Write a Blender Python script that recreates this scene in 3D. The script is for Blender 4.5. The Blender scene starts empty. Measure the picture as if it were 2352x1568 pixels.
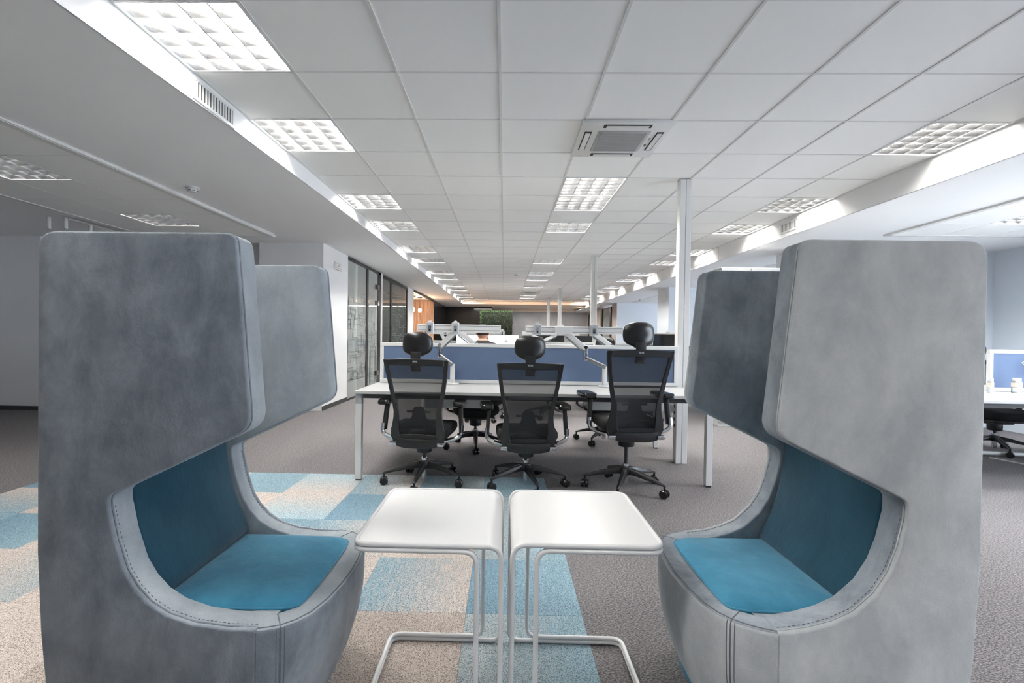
import bpy, bmesh, math, random
from mathutils import Vector, Matrix
random.seed(7)
S = bpy.context.scene
COL = S.collection
# ------------------------------------------------------------------ camera
cam_d = bpy.data.cameras.new('camera'); cam = bpy.data.objects.new('camera', cam_d); COL.objects.link(cam)
cam_d.sensor_width = 36.0; cam_d.lens = 1098.468 / 2352 * 36
cam_d.shift_x = (1176 - 1137.806) / 2352; cam_d.shift_y = (785.288 - 784) / 2352
cam_d.clip_start = 0.02; cam_d.clip_end = 200
_r = Vector((0.99972068713278, 0.01920154064442555, 0.013778554192760268))
_d = Vector((0.013997309872821042, -0.011305160914558167, -0.9998381212241411))
_f = Vector((-0.019042663550212315, 0.9997517162643815, -0.01157077315208433))
cam.matrix_world = Matrix(((_r.x, -_d.x, -_f.x, 0), (_r.y, -_d.y, -_f.y, 0), (_r.z, -_d.z, -_f.z, 1.194), (0, 0, 0, 1)))
S.camera = cam
# ------------------------------------------------------------------ world, exposure
W = bpy.data.worlds.new('world'); S.world = W; W.use_nodes = True
W.node_tree.nodes['Background'].inputs[0].default_value = (0.55, 0.72, 1.0, 1)
W.node_tree.nodes['Background'].inputs[1].default_value = 0.6
S.view_settings.view_transform = 'Standard'; S.view_settings.look = 'None'
S.view_settings.exposure = 1.2; S.view_settings.gamma = 1.0; S.view_settings.use_curve_mapping = False
TUBE = 88.0        # strength of the fluorescent tubes
TUBE_DIM = 16.0     # the left wing's fittings, almost off
def area(name, loc, rot, sx, sy, power, col):
    l = bpy.data.lights.new(name, 'AREA'); l.shape = 'RECTANGLE'; l.size = sx; l.size_y = sy; l.energy = power; l.color = col
    o = bpy.data.objects.new(name, l); COL.objects.link(o); o.location = loc; o.rotation_euler = rot; return o
PI = math.pi
# daylight through the three windows of the right wing
for n, (y, p) in enumerate(((1.5, 150), (9.7, 50), (15.3, 45))):
    area('daylight', (7.35, y, 1.55), (0, PI / 2, 0), 1.5, 4.2 if n == 0 else 3.0, p, (0.82, 0.90, 1.0))
area('rear_fill', (5.3, -4.75, 1.55), (-PI / 2, 0, 0), 3.0, 1.5, 240, (0.84, 0.91, 1.0))  # added unseen light behind the camera, brightens the right wing and booth
# warm light of the reception zone at the far end
area('warm_cove_lamp', (1.0, 22.5, 2.55), (0, 0, 0), 5.0, 0.4, 60, (1.0, 0.94, 0.88))

# ------------------------------------------------------------------ helpers
def s2l(c):
    return tuple(((v / 255) / 12.92 if v / 255 <= 0.04045 else ((v / 255 + 0.055) / 1.055) ** 2.4) for v in c)
def N(nt, t, **k):
    n = nt.nodes.new(t)
    for a, b in k.items():
        if a.startswith('i_'):
            n.inputs[a[2:].replace('_', ' ')].default_value = b
        else: setattr(n, a, b)
    return n
def mat(name, rgb, rough=0.5, metal=0.0, emis=None, es=0.0, noise=0.0, nscale=40.0, bump=0.0, bscale=200.0, spec=None, coat=0.0):
    m = bpy.data.materials.new(name); m.use_nodes = True; nt = m.node_tree; P = nt.nodes['Principled BSDF']
    c = s2l(rgb) + (1,)
    P.inputs['Base Color'].default_value = c; P.inputs['Roughness'].default_value = rough; P.inputs['Metallic'].default_value = metal
    if spec is not None: P.inputs['Specular IOR Level'].default_value = spec
    if coat: P.inputs['Coat Weight'].default_value = coat
    if emis: P.inputs['Emission Color'].default_value = s2l(emis) + (1,); P.inputs['Emission Strength'].default_value = es
    tc = N(nt, 'ShaderNodeTexCoord')
    if noise > 0:
        nz = N(nt, 'ShaderNodeTexNoise'); nz.inputs['Scale'].default_value = nscale; nz.inputs['Detail'].default_value = 4
        nt.links.new(tc.outputs['Object'], nz.inputs['Vector'])
        mx = N(nt, 'ShaderNodeMix', data_type='RGBA'); mx.inputs['A'].default_value = tuple(v * (1 - noise) for v in c[:3]) + (1,)
        mx.inputs['B'].default_value = tuple(min(1, v * (1 + noise)) for v in c[:3]) + (1,)
        nt.links.new(nz.outputs['Fac'], mx.inputs['Factor']); nt.links.new(mx.outputs['Result'], P.inputs['Base Color'])
    if bump > 0:
        nz = N(nt, 'ShaderNodeTexNoise'); nz.inputs['Scale'].default_value = bscale
        nt.links.new(tc.outputs['Object'], nz.inputs['Vector'])
        b = N(nt, 'ShaderNodeBump'); b.inputs['Strength'].default_value = bump; b.inputs['Distance'].default_value = 0.002
        nt.links.new(nz.outputs['Fac'], b.inputs['Height']); nt.links.new(b.outputs['Normal'], P.inputs['Normal'])
    return m
def velvet(name, ca, cb, nap=0.0, scale=3.0, sheen=0.25):
    """brushed velvet: two tones where the pile lies differently; nap tilts the pile normal up (+) or down (-)"""
    m = bpy.data.materials.new(name); m.use_nodes = True; nt = m.node_tree; P = nt.nodes['Principled BSDF']
    P.inputs['Roughness'].default_value = 0.85; P.inputs['Specular IOR Level'].default_value = 0.15
    P.inputs['Sheen Weight'].default_value = sheen; P.inputs['Sheen Roughness'].default_value = 0.45
    tc = N(nt, 'ShaderNodeTexCoord'); mp = N(nt, 'ShaderNodeMapping'); mp.inputs['Scale'].default_value = (1.25, 1.25, 0.8)
    nt.links.new(tc.outputs['Object'], mp.inputs['Vector'])
    n1 = N(nt, 'ShaderNodeTexNoise'); n1.inputs['Scale'].default_value = scale; n1.inputs['Detail'].default_value = 9; n1.inputs['Roughness'].default_value = 0.66; n1.inputs['Distortion'].default_value = 0.25
    nt.links.new(mp.outputs[0], n1.inputs['Vector'])
    cr = N(nt, 'ShaderNodeValToRGB'); cr.color_ramp.elements[0].position = 0.36; cr.color_ramp.elements[1].position = 0.66
    cr.color_ramp.elements[0].color = s2l(ca) + (1,); cr.color_ramp.elements[1].color = s2l(cb) + (1,)
    nt.links.new(n1.outputs['Fac'], cr.inputs['Fac'])
    n2 = N(nt, 'ShaderNodeTexNoise'); n2.inputs['Scale'].default_value = 520; n2.inputs['Detail'].default_value = 2
    nt.links.new(tc.outputs['Object'], n2.inputs['Vector'])
    mx = N(nt, 'ShaderNodeMix', data_type='RGBA', blend_type='MULTIPLY'); mx.inputs['Factor'].default_value = 0.35
    nt.links.new(cr.outputs['Color'], mx.inputs['A']); nt.links.new(n2.outputs['Fac'], mx.inputs['B'])
    gm = N(nt, 'ShaderNodeMix', data_type='RGBA', blend_type='MULTIPLY'); gm.inputs['Factor'].default_value = 1.0; gm.inputs['B'].default_value = (1.15, 1.15, 1.15, 1)
    nt.links.new(mx.outputs['Result'], gm.inputs['A']); nt.links.new(gm.outputs['Result'], P.inputs['Base Color'])
    b = N(nt, 'ShaderNodeBump'); b.inputs['Strength'].default_value = 0.25; b.inputs['Distance'].default_value = 0.002
    nt.links.new(n2.outputs['Fac'], b.inputs['Height'])
    b2 = N(nt, 'ShaderNodeBump'); b2.inputs['Strength'].default_value = 0.25; b2.inputs['Distance'].default_value = 0.03
    nt.links.new(n1.outputs['Fac'], b2.inputs['Height']); nt.links.new(b.outputs['Normal'], b2.inputs['Normal'])
    va = N(nt, 'ShaderNodeVectorMath', operation='ADD'); va.inputs[1].default_value = (0, 0, nap)
    nm = N(nt, 'ShaderNodeVectorMath', operation='NORMALIZE')
    nt.links.new(b2.outputs['Normal'], va.inputs[0]); nt.links.new(va.outputs[0], nm.inputs[0]); nt.links.new(nm.outputs[0], P.inputs['Normal'])
    return m
def carpet(name, ca, cb=None, axis=0, flip=False, dark=0.45, sc=170, jitter=0.25, stretch=(1, 1, 1)):
    """loop pile; ca fades into cb across one tile, with dark specks between the loops"""
    m = bpy.data.materials.new(name); m.use_nodes = True; nt = m.node_tree; P = nt.nodes['Principled BSDF']
    P.inputs['Roughness'].default_value = 0.95; P.inputs['Specular IOR Level'].default_value = 0.1
    tc = N(nt, 'ShaderNodeTexCoord'); mp = N(nt, 'ShaderNodeMapping'); mp.inputs['Scale'].default_value = stretch
    nt.links.new(tc.outputs['Object'], mp.inputs['Vector'])
    base = s2l(ca) + (1,)
    sp = N(nt, 'ShaderNodeTexNoise'); sp.inputs['Scale'].default_value = sc; sp.inputs['Detail'].default_value = 3; sp.inputs['Roughness'].default_value = 0.7
    nt.links.new(mp.outputs[0], sp.inputs['Vector'])
    if cb:
        g = N(nt, 'ShaderNodeSeparateXYZ'); nt.links.new(tc.outputs['Object'], g.inputs[0])
        nz = N(nt, 'ShaderNodeTexNoise'); nz.inputs['Scale'].default_value = 90; nz.inputs['Detail'].default_value = 5
        mp2 = N(nt, 'ShaderNodeMapping'); mp2.inputs['Scale'].default_value = (1, 0.12, 1) if axis == 0 else (0.12, 1, 1)
        nt.links.new(tc.outputs['Object'], mp2.inputs['Vector']); nt.links.new(mp2.outputs[0], nz.inputs['Vector'])
        ma = N(nt, 'ShaderNodeMath', operation='MULTIPLY_ADD'); ma.inputs[1].default_value = -2.0 if flip else 2.0; ma.inputs[2].default_value = 0.5
        nt.links.new(g.outputs[axis], ma.inputs[0])
        mb = N(nt, 'ShaderNodeMath', operation='MULTIPLY_ADD'); mb.inputs[1].default_value = 1.6; mb.inputs[2].default_value = -0.8
        nt.links.new(nz.outputs['Fac'], mb.inputs[0])
        mc = N(nt, 'ShaderNodeMath', operation='MULTIPLY_ADD'); mc.inputs[1].default_value = 1.2; mc.inputs[2].default_value = -0.6
        nt.links.new(sp.outputs['Fac'], mc.inputs[0])
        md = N(nt, 'ShaderNodeMath', operation='ADD'); nt.links.new(ma.outputs[0], md.inputs[0]); nt.links.new(mb.outputs[0], md.inputs[1])
        me = N(nt, 'ShaderNodeMath', operation='ADD', use_clamp=True); nt.links.new(md.outputs[0], me.inputs[0]); nt.links.new(mc.outputs[0], me.inputs[1])
        mx = N(nt, 'ShaderNodeMix', data_type='RGBA'); mx.inputs['A'].default_value = base; mx.inputs['B'].default_value = s2l(cb) + (1,)
        nt.links.new(me.outputs[0], mx.inputs['Factor']); src = mx.outputs['Result']
    else:
        rg = N(nt, 'ShaderNodeRGB'); rg.outputs[0].default_value = base; src = rg.outputs[0]
    v = N(nt, 'ShaderNodeTexNoise'); v.inputs['Scale'].default_value = sc * 1.25; v.inputs['Detail'].default_value = 2.5; v.inputs['Roughness'].default_value = 0.8
    nt.links.new(mp.outputs[0], v.inputs['Vector'])
    cr = N(nt, 'ShaderNodeValToRGB'); cr.color_ramp.elements[0].position = 0.38; cr.color_ramp.elements[1].position = 0.52
    cr.color_ramp.elements[0].color = (1 - dark * 1.6 if dark < .6 else .05,) * 3 + (1,); cr.color_ramp.elements[1].color = (1, 1, 1, 1)
    e = cr.color_ramp.elements.new(0.66); e.color = (1 + jitter, 1 + jitter, 1 + jitter, 1)
    nt.links.new(v.outputs['Fac'], cr.inputs['Fac'])
    mm = N(nt, 'ShaderNodeMix', data_type='RGBA', blend_type='MULTIPLY'); mm.inputs['Factor'].default_value = 1
    nt.links.new(src, mm.inputs['A']); nt.links.new(cr.outputs['Color'], mm.inputs['B']); nt.links.new(mm.outputs['Result'], P.inputs['Base Color'])
    b = N(nt, 'ShaderNodeBump'); b.inputs['Strength'].default_value = 0.5; b.inputs['Distance'].default_value = 0.004
    nt.links.new(v.outputs['Fac'], b.inputs['Height']); nt.links.new(b.outputs['Normal'], P.inputs['Normal'])
    return m
def glassy(name, tint, alpha_t, rough=0.02, gloss=0.12):
    m = bpy.data.materials.new(name); m.use_nodes = True; nt = m.node_tree
    for n in list(nt.nodes): nt.nodes.remove(n)
    out = N(nt, 'ShaderNodeOutputMaterial'); tr = N(nt, 'ShaderNodeBsdfTransparent'); tr.inputs[0].default_value = tint + (1,)
    gl = N(nt, 'ShaderNodeBsdfGlossy'); gl.inputs['Roughness'].default_value = rough; gl.inputs['Color'].default_value = (0.9, 0.9, 0.9, 1)
    df = N(nt, 'ShaderNodeBsdfDiffuse'); df.inputs[0].default_value = (0.75, 0.78, 0.76, 1)
    a = N(nt, 'ShaderNodeMixShader'); a.inputs[0].default_value = 1 - alpha_t; nt.links.new(tr.outputs[0], a.inputs[1]); nt.links.new(df.outputs[0], a.inputs[2])
    fr = N(nt, 'ShaderNodeFresnel'); fr.inputs[0].default_value = 1.45
    ad = N(nt, 'ShaderNodeMath', operation='MULTIPLY_ADD', use_clamp=True); ad.inputs[1].default_value = 1.0; ad.inputs[2].default_value = gloss * 0.3; nt.links.new(fr.outputs[0], ad.inputs[0])
    b = N(nt, 'ShaderNodeMixShader'); nt.links.new(ad.outputs[0], b.inputs[0]); nt.links.new(a.outputs[0], b.inputs[1]); nt.links.new(gl.outputs[0], b.inputs[2])
    nt.links.new(b.outputs[0], out.inputs[0]); return m
def meshcloth(name, rgb, see):
    m = bpy.data.materials.new(name); m.use_nodes = True; nt = m.node_tree
    P = nt.nodes['Principled BSDF']; P.inputs['Base Color'].default_value = s2l(rgb) + (1,); P.inputs['Roughness'].default_value = 0.7
    out = nt.nodes['Material Output']; tr = N(nt, 'ShaderNodeBsdfTransparent'); mx = N(nt, 'ShaderNodeMixShader'); mx.inputs[0].default_value = 1 - see
    nt.links.new(tr.outputs[0], mx.inputs[1]); nt.links.new(P.outputs[0], mx.inputs[2]); nt.links.new(mx.outputs[0], out.inputs[0]); return m

class MB:
    def __init__(s): s.v = []; s.f = []
    def add(s, vs, fs):
        o = len(s.v); s.v += [tuple(v) for v in vs]; s.f += [tuple(i + o for i in f) for f in fs]; return s
    def box(s, x0, x1, y0, y1, z0, z1, M=None):
        vs = [Vector(p) for p in ((x0, y0, z0), (x1, y0, z0), (x1, y1, z0), (x0, y1, z0), (x0, y0, z1), (x1, y0, z1), (x1, y1, z1), (x0, y1, z1))]
        if M: vs = [M @ v for v in vs]
        return s.add(vs, [(0, 3, 2, 1), (4, 5, 6, 7), (0, 1, 5, 4), (1, 2, 6, 5), (2, 3, 7, 6), (3, 0, 4, 7)])
    def bar(s, a, b, w, h, up=(0, 0, 1)):
        a = Vector(a); b = Vector(b); d = (b - a).normalized(); u = Vector(up)
        if abs(d.dot(u)) > 0.98: u = Vector((0, 1, 0))
        x = d.cross(u).normalized() * w / 2; y = x.cross(d).normalized() * h / 2
        vs = [a - x - y, a + x - y, a + x + y, a - x + y, b - x - y, b + x - y, b + x + y, b - x + y]
        return s.add(vs, [(0, 3, 2, 1), (4, 5, 6, 7), (0, 1, 5, 4), (1, 2, 6, 5), (2, 3, 7, 6), (3, 0, 4, 7)])
    def ring(s, secs, closed=False, caps=True):
        n = len(secs[0]); o = len(s.v); vs = [tuple(p) for q in secs for p in q]; fs = []
        K = len(secs)
        for k in range(K if closed else K - 1):
            a = k * n; b = ((k + 1) % K) * n
            for i in range(n):
                j = (i + 1) % n; fs.append((a + i, a + j, b + j, b + i))
        if caps and not closed: fs.append(tuple(range(n))[::-1]); fs.append(tuple((K - 1) * n + i for i in range(n)))
        return s.add(vs, fs)
    def cyl(s, a, b, r0, r1=None, n=12):
        r1 = r0 if r1 is None else r1
        return s.tube([a, b], [r0, r1], n)
    def tube(s, path, r, n=8, closed=False):
        P = [Vector(p) for p in path]; K = len(P)
        R = r if isinstance(r, (list, tuple)) else [r] * K
        secs = []; nrm = None
        for i in range(K):
            if closed: t = (P[(i + 1) % K] - P[i - 1])
            else: t = (P[min(i + 1, K - 1)] - P[max(i - 1, 0)])
            t = t.normalized()
            if nrm is None:
                nrm = t.orthogonal().normalized()
            else:
                nrm = (nrm - t * nrm.dot(t))
                nrm = nrm.normalized() if nrm.length > 1e-6 else t.orthogonal().normalized()
            bn = t.cross(nrm)
            secs.append([P[i] + (nrm * math.cos(2 * PI * k / n) + bn * math.sin(2 * PI * k / n)) * R[i] for k in range(n)])
        return s.ring(secs, closed)
    def lathe(s, prof, n=20, c=(0, 0, 0), ax='z'):
        secs = []
        for r, z in prof:
            q = []
            for k in range(n):
                a = 2 * PI * k / n; p = (r * math.cos(a), r * math.sin(a), z)
                if ax == 'y': p = (p[0], p[2], p[1])
                if ax == 'x': p = (p[2], p[0], p[1])
                q.append((p[0] + c[0], p[1] + c[1], p[2] + c[2]))
            secs.append(q)
        return s.ring(secs)
    def prism(s, poly, lo, hi, ax='y', M=None):
        """poly of 2D points extruded along ax: y -> (x,z), x -> (y,z), z -> (x,y)"""
        def P(p, t):
            v = {'y': (p[0], t, p[1]), 'x': (t, p[0], p[1]), 'z': (p[0], p[1], t)}[ax]
            return tuple(M @ Vector(v)) if M else v
        n = len(poly); vs = [P(p, lo) for p in poly] + [P(p, hi) for p in poly]
        fs = [tuple(range(n))[::-1], tuple(range(n, 2 * n))] + [(i, (i + 1) % n, n + (i + 1) % n, n + i) for i in range(n)]
        return s.add(vs, fs)
    def ell(s, c, r, n=14, m=9, M=None):
        secs = []
        for j in range(m + 1):
            a = -PI / 2 + PI * j / m; cr = max(math.cos(a), 0.02)
            q = []
            for k in range(n):
                b = 2 * PI * k / n
                p = Vector((r[0] * cr * math.cos(b), r[1] * cr * math.sin(b), r[2] * math.sin(a)))
                if M: p = M @ p
                q.append(p + Vector(c))
            secs.append(q)
        return s.ring(secs)
    def build(s, name, m, parent=None, smooth=True, bevel=0.0, seg=2, ang=32):
        me = bpy.data.meshes.new(name); bm = bmesh.new()
        vs = [bm.verts.new(v) for v in s.v]
        for f in s.f:
            try: bm.faces.new([vs[i] for i in f])
            except ValueError: pass
        bmesh.ops.delete(bm, geom=[v for v in bm.verts if not v.link_faces], context='VERTS')
        bm.normal_update(); bmesh.ops.recalc_face_normals(bm, faces=bm.faces)
        th = math.radians(ang)
        if bevel > 0:
            es = [e for e in bm.edges if len(e.link_faces) == 2 and e.calc_face_angle(0) > th]
            if es: bmesh.ops.bevel(bm, geom=es, offset=bevel, segments=seg, affect='EDGES', profile=0.5, clamp_overlap=True)
            bm.normal_update()
        for f in bm.faces: f.smooth = smooth
        if smooth:
            for e in bm.edges:
                if len(e.link_faces) == 2: e.smooth = e.calc_face_angle(0) < th
        bm.to_mesh(me); bm.free()
        if m: me.materials.append(m)
        o = bpy.data.objects.new(name, me); COL.objects.link(o)
        if parent: o.parent = parent
        return o
def thing(name, label, cat, loc=(0, 0, 0), rz=0.0, group=None):
    o = bpy.data.objects.new(name, None); COL.objects.link(o); o.location = loc; o.rotation_euler = (0, 0, rz)
    o.empty_display_size = 0.05
    o['label'] = label; o['category'] = cat
    if group: o['group'] = group
    return o
def tag(o, label, cat, group=None, kind=None):
    o['label'] = label; o['category'] = cat
    if group: o['group'] = group
    if kind: o['kind'] = kind
    return o
def struct(o): o['kind'] = 'structure'; return o
def copy_tree(o, parent=None):
    c = o.copy(); COL.objects.link(c)
    if parent: c.parent = parent
    for ch in list(o.children): copy_tree(ch, c)
    return c
def dup(o, loc, rz, label, group=None):
    c = copy_tree(o); c.location = loc; c.rotation_euler = (0, 0, rz); c['label'] = label
    if group: c['group'] = group
    return c
def rpoly(pts, rs, seg=5):
    """round the corners of a 2D polygon, one radius per corner"""
    out = []; n = len(pts)
    for i in range(n):
        p = Vector(pts[i]); a = Vector(pts[i - 1]); b = Vector(pts[(i + 1) % n]); r = rs[i] if isinstance(rs, (list, tuple)) else rs
        if r <= 0: out.append(tuple(p)); continue
        da = (a - p); db = (b - p); la = min(r, da.length * .49); lb = min(r, db.length * .49)
        A = p + da.normalized() * la; B = p + db.normalized() * lb
        for k in range(seg + 1):
            t = k / seg; out.append(tuple(A * (1 - t) ** 2 + p * 2 * t * (1 - t) + B * t * t))
    return out
def rpath(pts, r, seg=6):
    out = [tuple(pts[0])]
    for i in range(1, len(pts) - 1):
        p = Vector(pts[i]); a = Vector(pts[i - 1]); b = Vector(pts[i + 1]); l = min(r, (a - p).length * .49, (b - p).length * .49)
        A = p + (a - p).normalized() * l; B = p + (b - p).normalized() * l
        for k in range(seg + 1):
            t = k / seg; out.append(tuple(A * (1 - t) ** 2 + p * 2 * t * (1 - t) + B * t * t))
    out.append(tuple(pts[-1])); return out
def rpath_closed(pts, r, seg=6):
    n = len(pts); out = []
    for i in range(n):
        p = Vector(pts[i]); a = Vector(pts[i - 1]); b = Vector(pts[(i + 1) % n]); l = min(r, (a - p).length * .49, (b - p).length * .49)
        A = p + (a - p).normalized() * l; B = p + (b - p).normalized() * l
        for k in range(seg + 1):
            t = k / seg; out.append(tuple(A * (1 - t) ** 2 + p * 2 * t * (1 - t) + B * t * t))
    return out
def text(name, body, size, m, parent, M, depth=0.0006):
    cu = bpy.data.curves.new(name, 'FONT'); cu.body = body; cu.size = size; cu.align_x = 'CENTER'; cu.align_y = 'CENTER'; cu.extrude = depth
    t = bpy.data.objects.new(name + '_tmp', cu); COL.objects.link(t)
    me = bpy.data.meshes.new_from_object(t.evaluated_get(bpy.context.evaluated_depsgraph_get()))
    bpy.data.objects.remove(t); bpy.data.curves.remove(cu)
    me.transform(M); me.materials.clear(); me.materials.append(m); me.name = name
    o = bpy.data.objects.new(name, me); COL.objects.link(o)
    if parent: o.parent = parent
    return o

# ------------------------------------------------------------------ materials
WALL = mat('white_paint', (232, 232, 232), 0.8, noise=0.02, nscale=3)
SOFF = mat('white_soffit_paint', (238, 238, 238), 0.8, noise=0.02, nscale=2)
TILE = mat('mineral_ceiling_tile', (242, 242, 240), 0.9, noise=0.035, nscale=260, bump=0.25, bscale=350)
TEE = mat('ceiling_tee_metal', (214, 214, 211), 0.45)
TEE2 = mat('ceiling_cross_tee_metal', (222, 222, 220), 0.5)
GAP = mat('dark_void', (30, 30, 30), 0.9)
WHM = mat('white_powder_coat', (218, 218, 216), 0.35)
WHP = mat('white_laminate', (192, 192, 191), 0.28, noise=0.01)
GRM = mat('grey_metal', (120, 122, 122), 0.35, 0.3)
DKM = mat('dark_grey_metal', (60, 60, 60), 0.4, 0.3)
BLK = mat('black_plastic', (24, 24, 25), 0.38)
BLKS = mat('black_satin_plastic', (22, 22, 23), 0.34)
BLKG = mat('black_gloss_plastic', (28, 28, 28), 0.18)
BLF = mat('black_seat_fabric', (20, 20, 21), 0.9, noise=0.2, nscale=500)
CHR = mat('polished_aluminium', (205, 207, 210), 0.14, 1.0)
FRM = mat('black_anodised_frame', (26, 26, 27), 0.35)
BLUF = mat('blue_felt', (84, 101, 129), 0.9, noise=0.12, nscale=420, bump=0.3, bscale=600)
REFL = mat('bright_louvre_aluminium', (212, 212, 212), 0.2, 1.0)
REFB = mat('lamp_housing_white', (214, 214, 214), 0.5)
TUBM = mat('fluorescent_tube', (255, 255, 255), 0.4, emis=(255, 252, 246), es=TUBE)
TUBD = mat('fluorescent_tube_dimmed', (255, 255, 255), 0.4, emis=(255, 252, 246), es=TUBE_DIM)
TUBR = mat('bright_fluorescent_tube', (255, 255, 255), 0.4, emis=(248, 251, 255), es=TUBE * 2.2)
LOGO = mat('white_print', (225, 225, 225), 0.5)
DIN = mat('grey_print', (120, 120, 118), 0.6)

# ------------------------------------------------------------------ setting
CZ = 2.717; X0 = -0.0476; Y0 = 2.1853; SZR = 2.49
def zs(y):      # the left soffit rises slightly away from the camera
    P = [(-5, 2.5), (1.9, 2.534), (3.2, 2.567), (6.5, 2.6), (40, 2.6)]
    for (a, b), (c, d) in zip(P, P[1:]):
        if y <= c: return b + (d - b) * (y - a) / (c - a)
GREYC = carpet('grey_loop_carpet', (113, 110, 111), None, dark=0.42, sc=150, jitter=0.9, stretch=(0.55, 1, 1))
RX0, RX1, RY0, RY1 = -3.65, 0.35, 1.04, 4.05
fl = MB()
fl.box(-9, RX0, -4.5, 25, -0.03, 0); fl.box(RX1, 8.5, -4.5, 25, -0.03, 0)
fl.box(RX0, RX1, RY1, 25, -0.03, 0); fl.box(RX0, RX1, -4.5, RY0, -0.03, 0)
fl.box(RX0, RX1, RY0, RY1, -0.03, -0.006)
floor = struct(fl.build('floor', GREYC, smooth=False))
# patterned carpet tiles: blue / beige fades
BL = (142, 168, 180); BLD = (122, 152, 169); BG = (206, 194, 186); GB = (172, 180, 182); BGB = (186, 174, 166); LB = (168, 192, 202)
cm = {}
def CM(key):
    if key not in cm:
        a, b, ax, fp = key; cm[key] = carpet('carpet_tile', a, b, ax, fp, dark=0.47, sc=180, jitter=0.22)
    return cm[key]
B_ = (BL, None, 0, False); D_ = (BLD, BL, 0, False); E_ = (BG, None, 0, False); F_ = (BGB, None, 0, False)
BE = (BL, BG, 0, False); EB = (GB, BL, 0, False); TB = (LB, BG, 1, True); TE = (LB, BG, 1, False); BU = (BG, BL, 1, True); GG = (GB, BL, 0, True)
rows = [  # row 0 is the farthest
    [D_, B_, E_, B_, TB, BE, GG, B_],
    [BU, E_, B_, E_, TE, D_, BE, EB],
    [B_, D_, E_, B_, D_, BE, E_, EB],
    [E_, E_, (BG, GB, 0, False), E_, B_, E_, BE, D_],
    [E_, F_, E_, E_, F_, F_, F_, EB],
    [F_, F_, E_, E_, E_, F_, F_, EB]]
for j, row in enumerate(rows):
    for i, key in enumerate(row):
        xc = RX0 + .25 + .5 * i; yc = RY1 - .251 - .5017 * j
        o = MB().box(-.2496, .2496, -.2504, .2504, -0.006, 0.001).build('carpet_tile', CM(key), floor, smooth=False, bevel=0.001, seg=1)
        o.location = (xc, yc, 0); o.rotation_euler = (0, 0, 0)
# central suspended ceiling
gr = MB(); gx = MB()
CX0, CX1, CYF, CYN = -1.848, 3.50, 20.85, -4.5
xs = [X0 + .6 * i for i in range(-2, 6)]
for x in xs: gr.box(x - .008, x + .008, CYN, CYF, CZ, CZ + .02)
ks = list(range(-11, 32))
for k in ks:
    y = Y0 + .6 * k
    if y < CYF: gx.box(CX0, CX1, y - .0065, y + .0065, CZ + .0012, CZ + .02)
gr.box(CX0, CX0 + .018, CYN, CYF, CZ + .0005, CZ + .01); gr.box(CX1 - .018, CX1, CYN, CYF, CZ + .0005, CZ + .01)
ceil_top = MB().box(CX0 - .2, CX1 + .2, CYN, CYF + .1, CZ + .16, CZ + .2)
ceiling = struct(ceil_top.build('ceiling', GAP, smooth=False))
gr.build('main_tees', TEE, ceiling, smooth=False)['kind'] = 'stuff'; gx.build('cross_tees', TEE2, ceiling, smooth=False)['kind'] = 'stuff'
lampL = [0, 2, 5, 7, 10, 12, 15, 17, 20, 22, 25, 27, 30]; lampM = [4, 5, 7, 12, 15, 17, 20, 25, 27]; lampR = [2, 5, 7, 10, 12, 15, 17, 20, 22, 25, 27, 30]
lampL_back = [-3]; lampM_back = [-5]; lampR_back = [-3]
AC = [2, 23]
occ = {(-3, k) for k in lampL + lampL_back} | {(1, k) for k in lampM + lampM_back + AC} | {(5, k) for k in lampR + lampR_back}
tm = {}
back = MB()
for i in range(-3, 6):
    for k in range(-11, 31):
        if (i, k) in occ: continue
        x = X0 + .6 * i; y = Y0 + .6 * k; w = .592 if i < 5 else (CX1 - x) - .006
        y1 = min(y + .6, CYF)
        if k < -1: back.box(x + .004, x + w, y + .004, y + .596, CZ + .005, CZ + .02); continue
        key = (round(w, 3), round(y1 - y, 3))
        if key not in tm:
            tm[key] = MB().box(.005, w, .005, y1 - y - .004, 0, .015).build('ceiling_tile', TILE, ceiling, smooth=False)
            o = tm[key]
        else:
            o = tm[key].copy(); COL.objects.link(o)
        o.location = (x, y, CZ + .0045)
back.build('rear_ceiling_tiles', TILE, ceiling, smooth=False)['kind'] = 'stuff'

# luminaires
def louvre_light(w, d, tubem, nb=4, nc=5, rh=.044, th_=.053):
    t = thing('louvre_ceiling_light', '', 'ceiling light')
    h = MB(); H = .10
    h.box(0, w, 0, d, H, H + .01); h.box(0, .006, 0, d, 0.001, H); h.box(w - .006, w, 0, d, 0.001, H); h.box(0, w, 0, .006, 0.001, H); h.box(0, w, d - .006, d, 0.001, H)
    h.box(-.002, .012, -.002, d + .002, -.001, .003); h.box(w - .012, w + .002, -.002, d + .002, -.001, .003); h.box(0, w, -.002, .012, -.001, .003); h.box(0, w, d - .012, d + .002, -.001, .003)
    h.build('housing', REFB, t, smooth=False)
    cw = (w - .024) / nb
    lv = MB()
    for i in range(nb + 1):
        x = .012 + cw * i
        lv.prism([(x - .003, .004), (x + .003, .004), (x + .013, rh), (x - .013, rh)], .01, d - .01, 'y')
    lv.build('reflector', REFL, t, smooth=False)
    cd = (d - .024) / nc
    for j in range(nc + 1):
        y = .012 + cd * j
        MB().prism([(y - .002, .004), (y + .002, .004), (y + .009, rh - .002), (y - .009, rh - .002)], .012, w - .012, 'x').build('cross_blade', REFL, t, smooth=False)
    for i in range(nb):
        x = .012 + cw * (i + .5)
        MB().cyl((x, .02, th_), (x, d - .02, th_), .011, n=8).build('tube', tubem, t)
    return t
rowname = {'L': 'left', 'M': 'middle', 'R': 'right'}
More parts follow.
